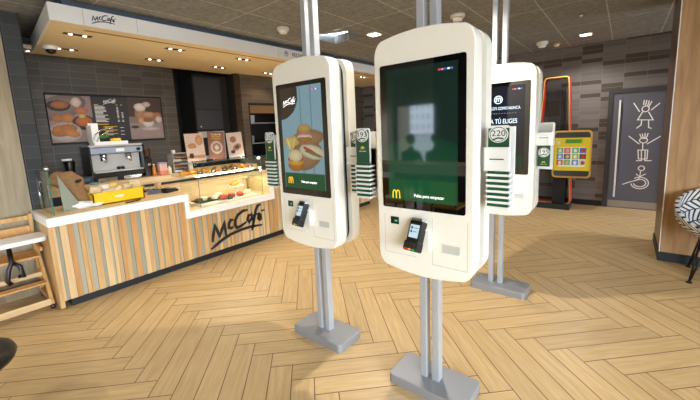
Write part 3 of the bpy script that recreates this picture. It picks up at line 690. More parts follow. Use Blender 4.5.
ld = B('lamp_strip', M['lampw'], dc, (-.16, .05, .372, -.145, Ld-.05, .384))
def point(name, loc, watts, parent):
    l = bpy.data.lights.new(name, 'POINT'); l.energy = watts; l.color = WARM; l.shadow_soft_size = .03
    o = bpy.data.objects.new(name, l); C.objects.link(o); o.location = loc; o.parent = parent
for k in range(4): point('strip_light', (-.12, .1+k*.27, .36), 1.1, dc)
point('strip_light', (-.3, 1.06, .36), .9, dc)
for k in range(3): point('top_light', (-.2, .1+k*.38, Hc-.03), .5, dc)

PA = [mat('croissant', 'c07a28', .6, noise=.35, nscale=40), mat('golden_bun', 'd8922e', .55, noise=.3, nscale=30), mat('dark_roll', '7a4520', .6, noise=.3, nscale=40), mat('cream_cake', 'f0e2c0', .6), mat('berry', 'c05038', .5), mat('choco', '3c2416', .6)]
def pastry(x, y, z, k, label, cat, rs=(.04, .055, .03), seed=0):
    bm = nb()
    if k in (0, 1, 2):   # croissant-like arc of lobes
        for i in range(5):
            a = (i-2)*.5; s = 1-.18*abs(i-2)
            blob(bm, (-.4*rs[1]*(math.cos(a)-1)*2, rs[1]*math.sin(a)*1.1, rs[2]*s*.8), (rs[0]*.62*s, rs[1]*.38*s, rs[2]*s*.8), seed+i, .08, 2)
    else:
        lathe(bm, [(rs[0]*.7, 0), (rs[0], .01), (rs[0], rs[2]*1.3), (rs[0]*.8, rs[2]*1.6), (rs[0]*.2, rs[2]*1.75)], 16)
    return tag(obj('pastry' if k < 3 else 'cake', bm, PA[k], None, (x, y, z), (0, 0, seed*.7)), label, cat, 'pastries in the display case')
ZS = Z2+.40
pos = ['nearest the left pane', 'second from the left', 'third from the left', 'fourth from the left', 'in the middle', 'right of the middle', 'third from the right', 'second from the right', 'nearest the right pane']
yy = [2.12, 2.22, 2.31, 2.40, 2.58, 2.74, 2.86, 3.0, 3.12]
for k in range(9):
    pastry(-4.42, yy[k], ZS, (1, 1, 0, 1, 0, 2, 0, 1, 0)[k], 'baked roll on the upper glass case shelf, front row, %s' % pos[k], 'pastry', (.045, .055, .032), k)
    pastry(-4.53, yy[k]+.05, ZS, (0, 1, 1, 0, 2, 0, 2, 0, 1)[k], 'baked roll on the upper glass case shelf, back row, %s' % pos[k], 'pastry', (.045, .055, .036), k+20)
slate = mat('slate_tag', '20242a', .6)
for k, (y, nm) in enumerate(((2.27, 'leftmost'), (2.46, 'second from left'), (2.63, 'middle'), (2.80, 'second from right'), (3.05, 'rightmost'))):
    t = thing('price_tag', 'small dark price tag on the upper shelf edge, %s of five' % nm, 'price tag', (-4.29, y, ZS), 0, 'price tags on the upper shelf')
    B('tag_plate', slate, t, (0, -.035, 0, .006, .035, .045)); B('tag_text', M['pwhite'], t, (.006, -.022, .026, .0068, .02, .030), (.006, -.022, .014, .0068, .008, .018))
# lower level
for k, (x, y, c, lb) in enumerate(((-4.40, 2.34, 3, 'cream cake slice on a board low in the case, left end'), (-4.36, 2.48, 3, 'cream cake low in the case beside the left one'), (-4.48, 2.62, 3, 'pale round cake low in the case near the stand'),
        (-4.24, 2.55, 4, 'berry tartlet in the front of the case, leftmost'), (-4.24, 2.67, 4, 'berry tartlet in the front of the case, middle'), (-4.23, 2.80, 4, 'berry tartlet in the front of the case, rightmost'), (-4.3, 2.22, 5, 'dark chocolate cake low in the left corner of the case'), (-4.3, 2.98, 3, 'cream cake low at the right end of the case'))):
    pastry(x, y, Z2+.026, c, lb, 'cake', (.05, .05, .035), k+40)
bm = nb(); box(bm, -4.56, 2.24, Z2+.0125, -4.3, 2.66, Z2+.025); tag(obj('serving_board', bm, M['matte']), 'black serving board under the cakes in the display case', 'board')
st = thing('cake_stand', 'white cake stand carrying a golden pastry in the display case', 'cake stand', (-4.40, 2.86, Z2+.012))
bm = nb(); lathe(bm, [(.06, 0), (.05, .01), (.012, .02), (.012, .11), (.02, .12), (.11, .13), (.115, .145), (.10, .14)], 24); obj('stand', bm, M['plastic_w'], st)
tag(pastry(-4.40, 2.86, Z2+.155, 1, '', 'pastry', (.07, .08, .045), 77), 'large golden pastry on top of the white cake stand', 'pastry', 'pastries in the display case')
t = thing('price_tag', 'dark price tag standing low in the case before the cakes', 'price tag', (-4.2, 2.62, Z2+.0125), 0)
B('tag_plate', slate, t, (0, -.035, 0, .006, .035, .045)); B('tag_text', M['pwhite'], t, (.006, -.022, .026, .0068, .02, .030))

# posters on the case
def poster(y, w_, h_, rz, lean, bgc, lay, label, lets=()):
    t = thing('poster', label, 'poster', (-4.45, y, Z2+Hc+.0065), PI/2+rz, 'upright posters on the display case')
    p = picture('poster_print', w_, h_, 26, 36, bgc, lay, MP, t, (0, 0, h_/2), (R(-6), lean, 0), thick=.006, dim=.75, jit=.1)
    for s in (-1, 1): B('foot', M['chrome'], t, (s*w_*.3-.01, -.03, 0, s*w_*.3+.01, .04, .006))
    for (bd, sz, z, mt_, wd) in lets: text('poster_lettering', bd, sz, mt_, p, (0, -.002, z), width=wd)
poster(2.325, .26, .37, 0, 0, 'e8c8b4', [('e', .35, .55, .28, .26, 0, 'f6e6d8'), ('e', .35, .55, .22, .15, 0, 'd8905c'), ('e', .75, .75, .2, .26, 0, 'e0a070'), ('r', 0, .1, 1, .22, 'c08a70'), ('e', .25, .2, .13, .13, 0, '302420')], 'upright poster of a peach coloured drink and cake, left of the three on the case')
poster(2.64, .25, .385, 0, R(4), '9a6a58', [('e', .5, .42, .36, .36, 0, 'f0e6e0'), ('e', .5, .42, .27, .26, 0, 'b88468'), ('e', .5, .42, .14, .14, 0, 'e8d4c0')], 'upright brown poster of a coffee cup seen from above, middle of the three', (('CAFÉ', .03, .15, M['pwhite'], .15), ('DESCUBRE', .03, .12, M['lyellow'], .14), ('EL NUEVO', .025, .09, M['lyellow'], .14)))
poster(2.94, .22, .36, R(-25), R(-3), 'd8c0b0', [('e', .4, .72, .2, .2, 0, 'b06a40'), ('e', .6, .4, .3, .2, 30, 'c87848'), ('e', .6, .4, .15, .12, 30, '304050'), ('e', .3, .22, .15, .12, 0, '303030'), ('r', 0, 0, 1, .06, 'f0e6e0')], 'narrow turned poster of pastries, right of the three on the case')

# counter-top things
# yellow tray of wrapped pastries
ty = thing('yellow_tray', 'bright yellow plastic tray of wrapped pastries on the counter', 'tray', (-4.44, 1.32, Z1))
bm = nb(); ym = mat('yellow_plastic', 'f4c808', .4)
box(bm, -.15, -.25, 0, .15, .25, .012); box(bm, .138, -.25, 0, .15, .25, .135); box(bm, -.15, -.25, 0, -.138, .25, .135); box(bm, -.15, -.25, 0, .15, -.238, .135); box(bm, -.15, .238, 0, .15, .25, .135)
box(bm, .146, -.265, .125, .158, .265, .135); box(bm, -.158, -.265, .125, -.146, .265, .135); box(bm, -.158, -.265, .125, .158, -.25, .135); box(bm, -.158, .25, .125, .158, .265, .135)
obj('tray_body', bm, ym, ty); B('grip', mat('grip_white', 'eee8c8', .5), ty, (.150, -.04, .06, .153, .04, .085))
ym2 = mat('tray_pale_yellow', 'f8dc50', .4)  # paler yellow, not assigned to any part
wm = [mat('paper_wrap', 'dfc79c', .7), mat('paper_wrap_white', 'f4efe2', .7), mat('wrap_yellow', 'e8c860', .6)]
side = ['left end', 'left half', 'middle', 'right half', 'right end']
for k in range(15):
    bm = nb(); prism(bm, rrect(-.026, -.08, .026, .08, .02, 4), -.05, .05, inset=.012, idepth=.02, smooth=True)
    y = 1.12+(k//3)*.095+(k % 3)*.015; x = (-4.36, -4.44, -4.52)[k % 3]
    tag(obj('wrapped_pastry', bm, wm[k % 3], None, (x, y, Z1+.125), (R(10*(k % 3)-6), R(25+17*(k % 4)), R(-20+35*(k % 4)))), 'paper wrapped pastry in the yellow tray, %s, %s row' % (side[k//3], ('front', 'middle', 'back')[k % 3]), 'wrapped pastry', 'wrapped pastries in the yellow tray')
# burlap sack in triangular stand
bp = thing('sack_stand', 'grey-green triangular stand at the counter end holding a sack', 'stand', (-4.30, .86, Z1))
bm = nb(); 
v = [bm.verts.new(q) for q in ((-.0, -.04, 0), (0, .12, 0), (0, -.05, .37), (-.008, -.04, 0), (-.008, .12, 0), (-.008, -.05, .37))]
for f in ((0, 1, 2), (5, 4, 3), (0, 3, 4, 1), (1, 4, 5, 2), (2, 5, 3, 0)): bm.faces.new([v[i] for i in f])
bmesh.ops.recalc_face_normals(bm, faces=bm.faces)
obj('side_plate', bm, mat('plate_sage', '8e9280', .35), bp); B('foot', M['chrome'], bp, (-.22, -.02, 0, 0, .0, .012))
sk = thing('burlap_sack', 'brown burlap sack with a dark opening on the counter end', 'sack', (-4.46, 1.0, Z1))
bm = nb(); bu = mat('burlap', '94704a', .9, noise=.3, nscale=50, bump=.5)
vv = lathe(bm, [(.045, 0), (.07, .02), (.08, .08), (.085, .15), (.075, .2), (.09, .26), (.105, .32), (.085, .36), (.05, .33), (.02, .30)], 32)
for q in vv:
    a = math.atan2(q.co.y, q.co.x); k_ = 1+.13*math.sin(a*3+q.co.z*16)+.08*math.sin(a*7-q.co.z*23); q.co.x *= k_; q.co.y *= k_*1.25; q.co.y -= max(0, q.co.z-.1)*.45; q.co.z += .03*math.sin(a*2+1)*(q.co.z/.36)
obj('sack_body', bm, bu, sk)
bm = nb(); lathe(bm, [(.05, -.02), (.06, 0), (.05, .015), (.02, .02)], 20, m=Matrix.Translation((.03, -.02, .30)) @ Matrix.Rotation(R(35), 4, 'Y')); obj('sack_opening', bm, M['matte'], sk)
bm = nb(); blob(bm, (0, 0, .03), (.09, .11, .035), 3, .16, 3); blob(bm, (.02, .1, .02), (.06, .08, .022), 5, .16, 2)
tag(obj('crumpled_paper', bm, M['pwhite'], None, (-4.34, 1.0, Z1)), 'crumpled white and cream paper between the sack and yellow tray', 'paper')
tag(B('tongs', M['black'], None, (-.02, -.09, 0, .0, .07, .012), (-.04, -.09, 0, -.02, -.05, .012), loc=(-4.16, 1.42, Z1), rot=(0, 0, .35)), 'black tongs lying on the counter in front of the yellow tray', 'tongs')
# card readers
def reader(loc, rz, label):
    t = thing('card_reader', label, 'card reader', loc, rz, 'card readers on the counter')
    bm = nb(); prism(bm, [(-.09, 0), (.09, 0), (.09, .03), (.03, .045), (-.09, .06)], -.045, .045, inset=.004, idepth=.006); obj('reader_body', bm, M['black'], t)
    B('reader_screen', mat('reader_lcd', '46505a', .2), t, (-.07, -.03, .056, -.01, .03, .061), bev=.001)
    B('reader_keys', mat('reader_keys', '55585c', .5), t, (.01, -.03, .038, .07, .03, .046))
reader((-4.50, 1.78, Z1), R(70), 'black card reader on the counter nearer the yellow tray')
reader((-4.42, 1.92, Z1), R(110), 'black card reader at the step down to the display case')
bm = nb(); lathe(bm, [(.035, 0), (.04, .1), (.042, .11), (.03, .112)], 16); tag(obj('paper_cup', bm, mat('kraft', 'c8a678', .7), None, (-4.62, 1.86, Z1)), 'brown paper cup behind the card readers', 'cup')

# back counter
bc = thing('back_counter', 'pale work counter along the rear cafe wall', 'counter', (-5.15, .81, 0))
B('worktop', M['maple'], bc, (-.645, 0, 1.0, 0, 3.0, 1.04)); B('front_edge', M['maple'], bc, (0, 0, .95, .006, 3.0, 1.04))
B('cabinet', M['cab'], bc, (-.64, 0, 0, -.03, 3.0, 1.0)); B('under_shelf', M['steel'], bc, (-.03, .05, .72, .0, 2.95, .74))
ic = thing('rear_work_shelf', 'pale lower work surface on the staff side of the counter', 'shelf', (-4.745, 1.4, 0))
B('board', M['maple'], ic, (-.26, .4, .90, 0, 3.6, .93)); B('shelf_leg', M['steel'], ic, (-.24, .45, 0, -.2, .49, .9)); B('shelf_leg', M['steel'], ic, (-.24, 3.5, 0, -.2, 3.54, .9))

# espresso machine
ZB = 1.04
em = thing('espresso_machine', 'chrome two-group espresso machine on the rear counter', 'coffee machine', (-5.40, 1.68, ZB))
st_ = mat('machine_steel', 'cecbc4', .35, metal=.2)
B('body', [st_, M['black']], em, (-.22, -.30, .13, -.02, .30, .36), (-.24, -.31, .06, .10, .31, .13, 1), bev=.006)
B('top_panel', mat('machine_blue_steel', 'a4b0c2', .35, metal=.2), em, (-.24, -.32, .37, .10, .32, .45), bev=.008)
B('cup_rail', st_, em, (-.24, -.32, .46, .08, .32, .485))
B('drip_tray', st_, em, (.0, -.29, .125, .12, .29, .14))
B('side_panel', M['black'], em, (-.24, -.33, .06, .11, -.31, .47)); B('side_panel', M['black'], em, (-.24, .31, .06, .11, .33, .47))
for y in (-.16, .14):
    bm = nb(); lathe(bm, [(.035, .27), (.04, .28), (.04, .36)], 16); tube(bm, [(0, 0, .275), (.09, 0, .26)], .012); obj('group_head', bm, M['chrome'], em, (.04, y, 0))
    B('lower_drawer', M['chrome'], em, (.09, y-.11, .01, .115, y+.11, .055))
for y in (-.02, .03, .25):
    bm = nb(); lathe(bm, [(.022, 0), (.022, .03), (.01, .034)], 14, m=Matrix.Translation((.10, y, .41 if y > .1 else .17)) @ Matrix.Rotation(PI/2, 4, 'Y')); obj('dial', bm, M['black'], em)
B('panel_plate', M['pwhite'], em, (.101, -.02, .39, .103, .08, .43))
B('foot', M['black'], em, (-.2, -.28, 0, .08, -.24, .06)); B('foot', M['black'], em, (-.2, .24, 0, .08, .28, .06)); B('foot', M['black'], em, (-.2, -.05, 0, .08, .05, .06))
bx = thing('takeaway_box', 'open white takeaway box on top of the espresso machine', 'box', (-5.42, 1.56, ZB+.4855))
B('box_body', M['pwhite'], bx, (-.10, -.13, 0, .12, .26, .045)); B('box_lid', M['pwhite'], bx, (-.02, -.14, .045, -.012, -.03, .29), (-.1, -.14, .04, .1, -.132, .26))
bm = nb(); tube(bm, [(0, -.12, .05), (0, -.08, .14), (0, -.0, .2), (0, .08, .22), (0, .14, .215)], .009, 8); tube(bm, [(.0, -.07, .05), (0, -.04, .10), (0, .02, .15), (0, .1, .175)], .008, 8); obj('wire_handle', bm, M['chrome'], bx)
bm = nb()
for k in range(7): blob(bm, (.03, .0+k*.012, .062), (.03, .022, .02), k, .2, 1)
tag(obj('lettuce', bm, mat('leaf_green', '2f7a2c', .6), None, (-5.40, 1.53, ZB+.532)), 'green leaves in the takeaway box on the espresso machine', 'vegetables')
bm = nb()
for k in range(4): blob(bm, (0, k*.028, .018), (.028, .024, .022), k, .1, 2)
tag(obj('lemon_slices', bm, mat('lemon_yellow', 'f0c818', .5), None, (-5.36, 1.65, ZB+.532)), 'yellow lemons in the takeaway box on the espresso machine', 'fruit')
# grinder right of machine
g = thing('coffee_grinder', 'dark coffee grinder right of the espresso machine', 'coffee grinder', (-5.42, 2.07, ZB))
B('grinder_body', M['black'], g, (-.08, -.05, 0, .06, .05, .26), bev=.01); bm = nb(); lathe(bm, [(.03, .26), (.055, .30), (.06, .39), (.062, .40)], 18); obj('bean_hopper', bm, mat('hopper_brown', '4a2e1e', .3), g)
B('spout', M['chrome'], g, (.06, -.02, .15, .09, .02, .19))
g = thing('blender', 'tall jug blender with a pale handle against the tiled wall', 'blender', (-5.5, 1.18, ZB))
bm = nb(); lathe(bm, [(.06, 0), (.06, .08), (.045, .1), (.05, .2), (.06, .29), (.05, .31)], 18); obj('jug', bm, M['black'], g)
B('handle', M['plastic_w'], g, (-.02, -.075, .31, .02, .03, .335), (-.01, .0, .18, .02, .02, .31), bev=.004)
g = thing('label_printer', 'dark small till printer beside the burlap sack on the rear counter', 'printer', (-5.35, 1.27, ZB))
B('printer_body', M['cab'], g, (-.07, -.08, 0, .07, .09, .10), bev=.01); B('printer_window', mat('screen_blue', '4a6a88', .3), g, (.07, -.03, .04, .073, .05, .075))
bm = nb(); lathe(bm, [(.05, 0), (.055, .012), (.05, .02)], 18); tag(obj('blue_lid', bm, mat('lid_blue', '5aa0d0', .5), None, (-5.20, 1.34, ZB)), 'light blue lid lying on the rear counter edge', 'lid')
# bottles
def bottle(y, x, r, h, mt_, label, capm=None, cat='bottle', name='bottle'):
    t = thing(name, label, cat, (x, y, ZB)); bm = nb(); lathe(bm, [(r*.9, 0), (r, .01), (r, h*.7), (r*.45, h*.86), (r*.4, h*.93)], 16); obj('bottle_body', bm, mt_, t)
    bm = nb(); lathe(bm, [(r*.45, h*.93), (r*.45, h), (r*.3, h)], 12); obj('cap', bm, capm or M['plastic_w'], t)
bottle(2.12, -5.32, .025, .17, mat('syrup_orange', 'c87820', .3), 'slim orange syrup bottle on the rear counter')
t = thing('sauce_container', 'clear container half full of pink sauce with a lilac lid', 'container', (-5.30, 2.23, ZB))
B('container_body', mat('frosted', 'd8b8a8', .3), t, (-.05, -.055, .0, .05, .055, .17), bev=.012); B('sauce', mat('pink_sauce', 'd87858', .4), t, (-.052, -.057, .005, .052, .057, .07), bev=.012); B('lid', mat('lilac', '9a92c8', .4), t, (-.054, -.059, .165, .054, .059, .185), bev=.006)
bottle(2.33, -5.30, .03, .12, mat('cream_jar', 'e8ddc8', .4), 'short cream jar right of the pink sauce container', cat='jar', name='jar')
bottle(2.405, -5.34, .022, .17, mat('olive_green', '5a6a28', .3), 'small dark green bottle left of the metal rack', M['matte'])
bottle(2.62, -5.22, .035, .17, mat('cup_white_red', 'e4e0dc', .4), 'white carton drink with a red mark right of the metal rack', mat('lid_green', '78b060', .5), 'carton', 'drink_carton')
# condiment rack
r_ = thing('metal_rack', 'metal rack with stacked shelves of packets on the rear counter', 'rack', (-5.38, 2.52, ZB))
B('frame', M['steel'], r_, (-.1, -.125, 0, .1, -.118, .30), (-.1, .118, 0, .1, .125, .30), (-.1, -.125, .29, .1, .125, .30))
pk = [mat('packet_white', 'e6e2da', .6), mat('packet_brown', '9a6a40', .6), mat('packet_red', 'a85038', .6)]
for k in range(5):
    sh_ = B('rack_shelf', M['steel'], r_, (-.1, -.118, .01+k*.055, .1, .118, .016+k*.055)); B('packets', [pk[k % 3], pk[(k+1) % 3]], sh_, (-.08, -.11, .017+k*.055, .08, 0, .042+k*.055), (-.08, .005, .017+k*.055, .08, .11, .038+k*.055, 1))
bm = nb(); box(bm, -.03, -.02, 0, .03, .02, .05, bev=.006); tag(obj('sugar_box', bm, M['pwhite'], None, (-5.38, 2.45, ZB+.3005)), 'small cream box on top of the metal rack', 'box')

# menu board
mb = thing('menu_board', 'dark wall menu board between two food photographs', 'menu board', (-5.79, 1.813, 1.89), PI/2); mb.scale = (.965, 1, 1)
B('frame', M['matte'], mb, (-.745, -.0, -.335, .745, .01, .335)); B('frame_edge', M['matte'], mb, (-.745, -.02, .325, .745, 0, .335), (-.745, -.02, -.335, .745, 0, -.325), (-.745, -.02, -.335, -.738, 0, .335), (.738, -.02, -.335, .745, 0, .335))
l1 = [('e', .3, .75, .6, .3, 20, '8a7470'), ('e', .25, .78, .26, .14, 0, '2c2220'), ('e', .28, .8, .2, .1, 0, 'b06a34'), ('e', .65, .86, .12, .13, 0, 'e0c8b8'), ('e', .75, .68, .16, .1, 0, 'c87858'),
      ('e', .2, .52, .15, .1, 0, 'c07a38'), ('e', .42, .52, .15, .12, 0, 'c88440'), ('e', .78, .42, .28, .2, 0, '403430'), ('e', .78, .45, .2, .14, 0, 'c87438'), ('e', .75, .56, .08, .05, 0, 'd8c060'),
      ('e', .32, .22, .38, .26, 0, 'cfc0b4'), ('e', .3, .26, .3, .15, 15, 'c47a34'), ('e', .45, .2, .2, .1, -20, 'd08a44'), ('e', .15, .28, .12, .1, 40, 'c8803c')]
picture('food_photo', .50, .62, 60, 74, '9a8480', l1, MB, mb, (-.485, -.004, 0), jit=.12, dim=.62)
B('menu_panel', mat('menu_charcoal', '2a2b2e', .5), mb, (-.23, -.004, -.31, .235, -.001, .31))
l2 = [('r', 0, .55, 1, 1, '4a3c38'), ('r', 0, 0, 1, .4, 'a08c88'), ('e', .35, .62, .17, .3, 0, 'b08868'), ('e', .35, .78, .17, .12, 0, 'e8ddd0'), ('e', .55, .85, .12, .08, 0, 'cdbcb0'), ('e', .35, .45, .10, .1, 0, 'd8a878'),
      ('e', .6, .6, .2, .09, 0, 'c89880'), ('e', .85, .58, .13, .1, 0, 'c07848'), ('e', .88, .48, .10, .1, 0, 'ded0c4'), ('e', .55, .40, .17, .14, 0, 'e4dcd6'), ('e', .55, .46, .15, .06, 0, 'a86838'), ('e', .15, .3, .12, .04, 0, '3a3030'), ('e', .6, .25, .3, .06, 0, 'c8bcb8')]
picture('cup_photo', .50, .62, 60, 74, '8a7874', l2, MB, mb, (.487, -.004, 0), jit=.12, dim=.62)
script_logo('cafe_lettering', .20, .022, M['pwhite'], mb, (.0, -.005, .245), (0, 0, 0), t=.001)
bm = nb(); rnd = random.Random(3)
for k in range(13): box(bm, -.2, -.0055, .175-k*.018, -.2+rnd.uniform(.1, .17), -.0045, .181-k*.018)
for k in range(13):
    if k in (0, 10): continue
    box(bm, .08, -.0055, .175-k*.018, .105, -.0045, .181-k*.018)
    if k > 4: box(bm, .14, -.0055, .175-k*.018, .165, -.0045, .181-k*.018)
for k in range(3): box(bm, -.1, -.0055, -.13-k*.05, .0, -.0045, -.125-k*.05); box(bm, .1, -.0055, -.13-k*.05, .15, -.0045, -.125-k*.05)
obj('menu_text', bm, M['pwhite'], mb)
bm = nb(); box(bm, -.2, -.0055, .195, -.15, -.0045, .203); box(bm, .08, -.0055, .195, .1, -.0045, .203); box(bm, .14, -.0055, .195, .16, -.0045, .203); box(bm, -.2, -.0055, -.08, -.05, -.0045, -.072)
for k in range(3): box(bm, -.12, -.0055, -.115-k*.05, .06, -.0045, -.108-k*.05)
obj('menu_heading', bm, M['lyellow'], mb)

# tall cabinets in the niche
tc = thing('tall_cabinet', 'tall dark grey cabinet beside the tiled pier behind the cafe', 'cabinet', (-5.95, 3.5, 0))
B('cabinet_body', M['niche'], tc, (-.5, -.33, 0, 0, .34, 2.67))
B('cabinet_door', M['cab'], tc, (0, -.31, 2.06, .02, .2, 2.62)); dr = B('cabinet_door', M['cab'], tc, (0, -.31, 1.70, .02, .2, 2.05)); B('knob', M['chrome'], dr, (.02, -.27, 1.74, .045, -.25, 1.76))
B('cabinet_side', M['niche'], tc, (0, .2, 0, .02, .34, 2.62))
B('oven_front', M['steel'], tc, (0, -.31, 1.15, .03, .2, 1.66)); B('oven_window', M['black'], tc, (.03, -.24, 1.22, .034, .12, 1.55)); B('oven_base', M['black'], tc, (0, -.31, 0, .03, .2, 1.13))

# kitchen seen through the opening
kb = B('roller_blind', mat('blind_tan', 'a07c50', .7), None, (0, 0, 0, .02, 1.06, .16), loc=(-5.66, 4.02, 1.98)); tag(kb, 'tan roller blind at the top of the kitchen opening', 'blind')
t = thing('kitchen_shelf', 'steel kitchen shelving seen through the opening in the tiled wall', 'shelving', (-6.6, 4.6, 0))
for z in (.9, 1.35, 1.8): B('shelf_board', M['steel'], t, (-.2, -.55, z, .2, .9, z+.02))
for s in (-.53, .86): B('shelf_post', M['steel'], t, (.17, s, 0, .2, s+.03, 2.1))
for k, (y, z, c_, nm) in enumerate(((4.25, 1.37, 'c83020', 'red pot on the middle kitchen shelf'), (4.45, 1.37, '50882c', 'green tub on the middle kitchen shelf'), (4.7, 1.37, 'b8b8b0', 'grey pan on the middle kitchen shelf'), (4.4, 1.82, '9a8a70', 'tan box on the top kitchen shelf'), (4.75, 1.82, 'c0c4c8', 'pale tub on the top kitchen shelf'))):
    bm = nb(); lathe(bm, [(.07, 0), (.08, .02), (.085, .15), (.09, .16), (.06, .165)], 16); tag(obj('kitchen_tub', bm, mat('tub_'+c_, c_, .5), None, (-6.5, y, z+.0005)), nm, 'tub')
kt = thing('kitchen_lamp', 'small warm strip lamp inside the kitchen', 'lamp', (-6.2, 4.7, 2.6)); B('lamp_tube', M['lampw'], kt, (-.02, -.3, 0, .02, .3, .02)); area('kitchen_light', (0, 0, -.02), (0, 0, 0), .1, .6, 4, WARM, parent=kt)

# ================================================================== KIDS GAME STAND by the far wall
kd = thing('game_stand', 'childrens game stand with red arched frame and tilted yellow tablet panel', 'game stand', (-.98, 7.25, 0))
def arch_pts(hw0, hw1, z0, z1, r):
    p = [(-hw0, z0)]
    p += arc(-hw1+r, z1-r, r, r, 180, 90, 6); p += arc(hw1-r, z1-r, r, r, 90, 0, 6); p.append((hw0, z0)); return p
o_ = [(-.30, .17), *arc(-.26, .13, .04, .04, 180, 270, 3), *arc(.26, .13, .04, .04, 270, 360, 3), (.30, .17), *arc(.16, 2.27, .045, .06, 0, 90, 5), *arc(-.13, 2.27, .045, .06, 90, 180, 5)]
i_ = [(x*.93, .11+(z-.11)*.985+.012) for x, z in o_]
bm = nb(); n = len(o_); y0, y1 = -.1, .15
vo = [[bm.verts.new((x, y, z)) for x, z in s] for s, y in ((o_, y0), (i_, y0), (i_, y1), (o_, y1))]
for k in range(n):
    j = (k+1) % n
    for a in range(4):
        f = bm.faces.new((vo[a][k], vo[a][j], vo[(a+1) % 4][j], vo[(a+1) % 4][k])); f.material_index = 0 if a == 0 else 1
bmesh.ops.recalc_face_normals(bm, faces=bm.faces)
obj('arch_frame', bm, [mat('arch_ply', 'c09a50', .5), mat('arch_red', 'c0301c', .4)], kd)
bm = nb(); prism(bm, [(x*.93, z) for x, z in i_], .10, .12)
obj('smoked_panel', bm, mat('smoked', '2a2624', .25, alpha=.3), kd)
bm = nb()
for k in range(-3, 4): box(bm, k*.042-.004, .09, .5, k*.042+.004, .10, 2.2)
obj('panel_rib', bm, M['dark'], kd)['kind'] = 'stuff'
B('plinth', M['kick'], kd, (-.30, -.2, 0, .30, .16, .09), bev=.004)
B('post', M['matte'], kd, (.02, -.1, .09, .22, .1, .55))
tb = bpy.data.objects.new('tablet_panel', None); C.objects.link(tb); tb.parent = kd; tb.location = (.29, -.14, .985); tb.scale = (.9, 1, 1); tb.rotation_euler = (R(-4), 0, R(6))
bm = nb(); prism(bm, rrect(-.315, -.41, .315, .41, .07, 6), -.02, .06); obj('panel_frame', bm, mat('panel_ochre', 'c8a050', .4), tb)
bm = nb(); prism(bm, rrect(-.285, -.38, .285, .38, .05, 6), -.026, -.02); obj('panel_face', bm, M['cab'], tb)
lay = [('r', .12, .12, .88, .72, 'f0eec8'), ('r', .3, .82, .78, .96, '6ab030'), ('r', .34, .9, .74, .93, '205020'), ('r', .34, .85, .74, .88, '205020'), ('e', .12, .86, .07, .07, 0, 'e8d8a0')]
cols = ['60a030', 'd83878', '48a038', '2868b8', '3070c0', '384048', 'a0b020', '504838', 'c03828', '58a848', '3080c8', 'c8c8b0']
rn = random.Random(4)
for k in range(12):
    cx_ = .08+(k % 4)*.215; cy_ = .53-(k//4)*.185; lay += [('r', cx_, cy_, cx_+.18, cy_+.165, cols[k]), ('e', cx_+.09, cy_+.08, .055, .06, 0, ('f0e0d0', 'e8b090', 'f0f0f0', 'c83828')[k % 4])]
picture('game_display', .575, .57, 44, 44, 'e0c020', lay, attr_mat('game_lit', emit=.3, rough=.2, base=0), tb, (0, -.028, 0), jit=.05)
B('panel_seat', mat('seat_red', 'c02818', .5), kd, (-.36, -.05, .17, -.28, .1, .3), bev=.01)

# ================================================================== HIGH CHAIR
hc = thing('high_chair', 'wooden high chair with white tray and black harness beside the counter', 'high chair', (-4.40, .385, 0), PI/2)
# local: facing -Y(local) -> +X world ; local x -> world y
wd_ = wood_mat('chair_beech', 'c08a48', 'd8a868', 'z', 4)
def bar(bm, a, b, w_, t_):
    a = Vector(a); b = Vector(b); d_ = b-a; q = d_.to_track_quat('Z', 'Y').to_matrix().to_4x4(); q.translation = (a+b)/2
    box(bm, -w_/2, -t_/2, -d_.length/2, w_/2, t_/2, d_.length/2, m=q)
for s in (-1, 1):
    x = s*.215
    bm = nb(); bar(bm, (x, -.18, .06), (x, .16, .62), .026, .06); obj('leg', bm, wd_, hc)
    bm = nb(); bar(bm, (x, .24, .06), (x, .20, .90), .026, .06); obj('leg', bm, wd_, hc)
    bm = nb(); bar(bm, (x, -.22, .08), (x, .28, .08), .024, .05); obj('side_rail', bm, wd_, hc); bm = nb(); bar(bm, (x, -.10, .58), (x, .22, .60), .022, .035); obj('side_rail', bm, wd_, hc)
    for yy_ in (-.2, .26):
        bm = nb(); lathe(bm, [(.026, -.016), (.030, -.01), (.030, .01), (.026, .016)], 16, m=Matrix.Translation((x, yy_, .030)) @ Matrix.Rotation(PI/2, 4, 'Y')); box(bm, x-.008, yy_-.01, .03, x+.008, yy_+.01, .065); obj('castor', bm, M['black'], hc)
B('seat', wd_, hc, (-.2, -.08, .50, .2, .20, .52), bev=.004)
B('backrest', wd_, hc, (-.2, .195, .84, .2, .215, .88), (-.2, .19, .60, .2, .21, .78))
B('foot_rest', wd_, hc, (-.2, -.20, .26, .2, -.10, .275)); B('cross_bar', wood_mat('bar_pale', 'c8a878', 'dcc090', 'x', 4), hc, (-.205, -.24, .06, .205, -.22, .12)); B('cross_bar', bpy.data.materials['bar_pale'], hc, (-.205, -.02, .30, .205, .0, .34)); B('cross_bar', M['black'], hc, (-.2, .10, .16, .2, .13, .22))
bm = nb(); prism(bm, rrect(-.25, -.30, .25, -.02, .06, 5), 0, .042, inset=.008, idepth=.008, m=Matrix.Translation((0, 0, .695)) @ Matrix.Rotation(R(90), 4, 'X') @ Matrix.Scale(-1, 4, (0, 0, 1)))
for v in bm.verts: pass
obj('tray', bm, M['plastic_w'], hc)
bm = nb(); tube(bm, [(.0, -.06, .68), (.0, -.10, .52), (-.03, -.12, .46), (-.05, -.12, .36), (-.03, -.12, .32)], .019, 8); tube(bm, [(.0, -.10, .52), (.05, -.12, .47), (.06, -.12, .36), (.03, -.13, .38)], .019, 8); obj('harness', bm, M['black'], hc)

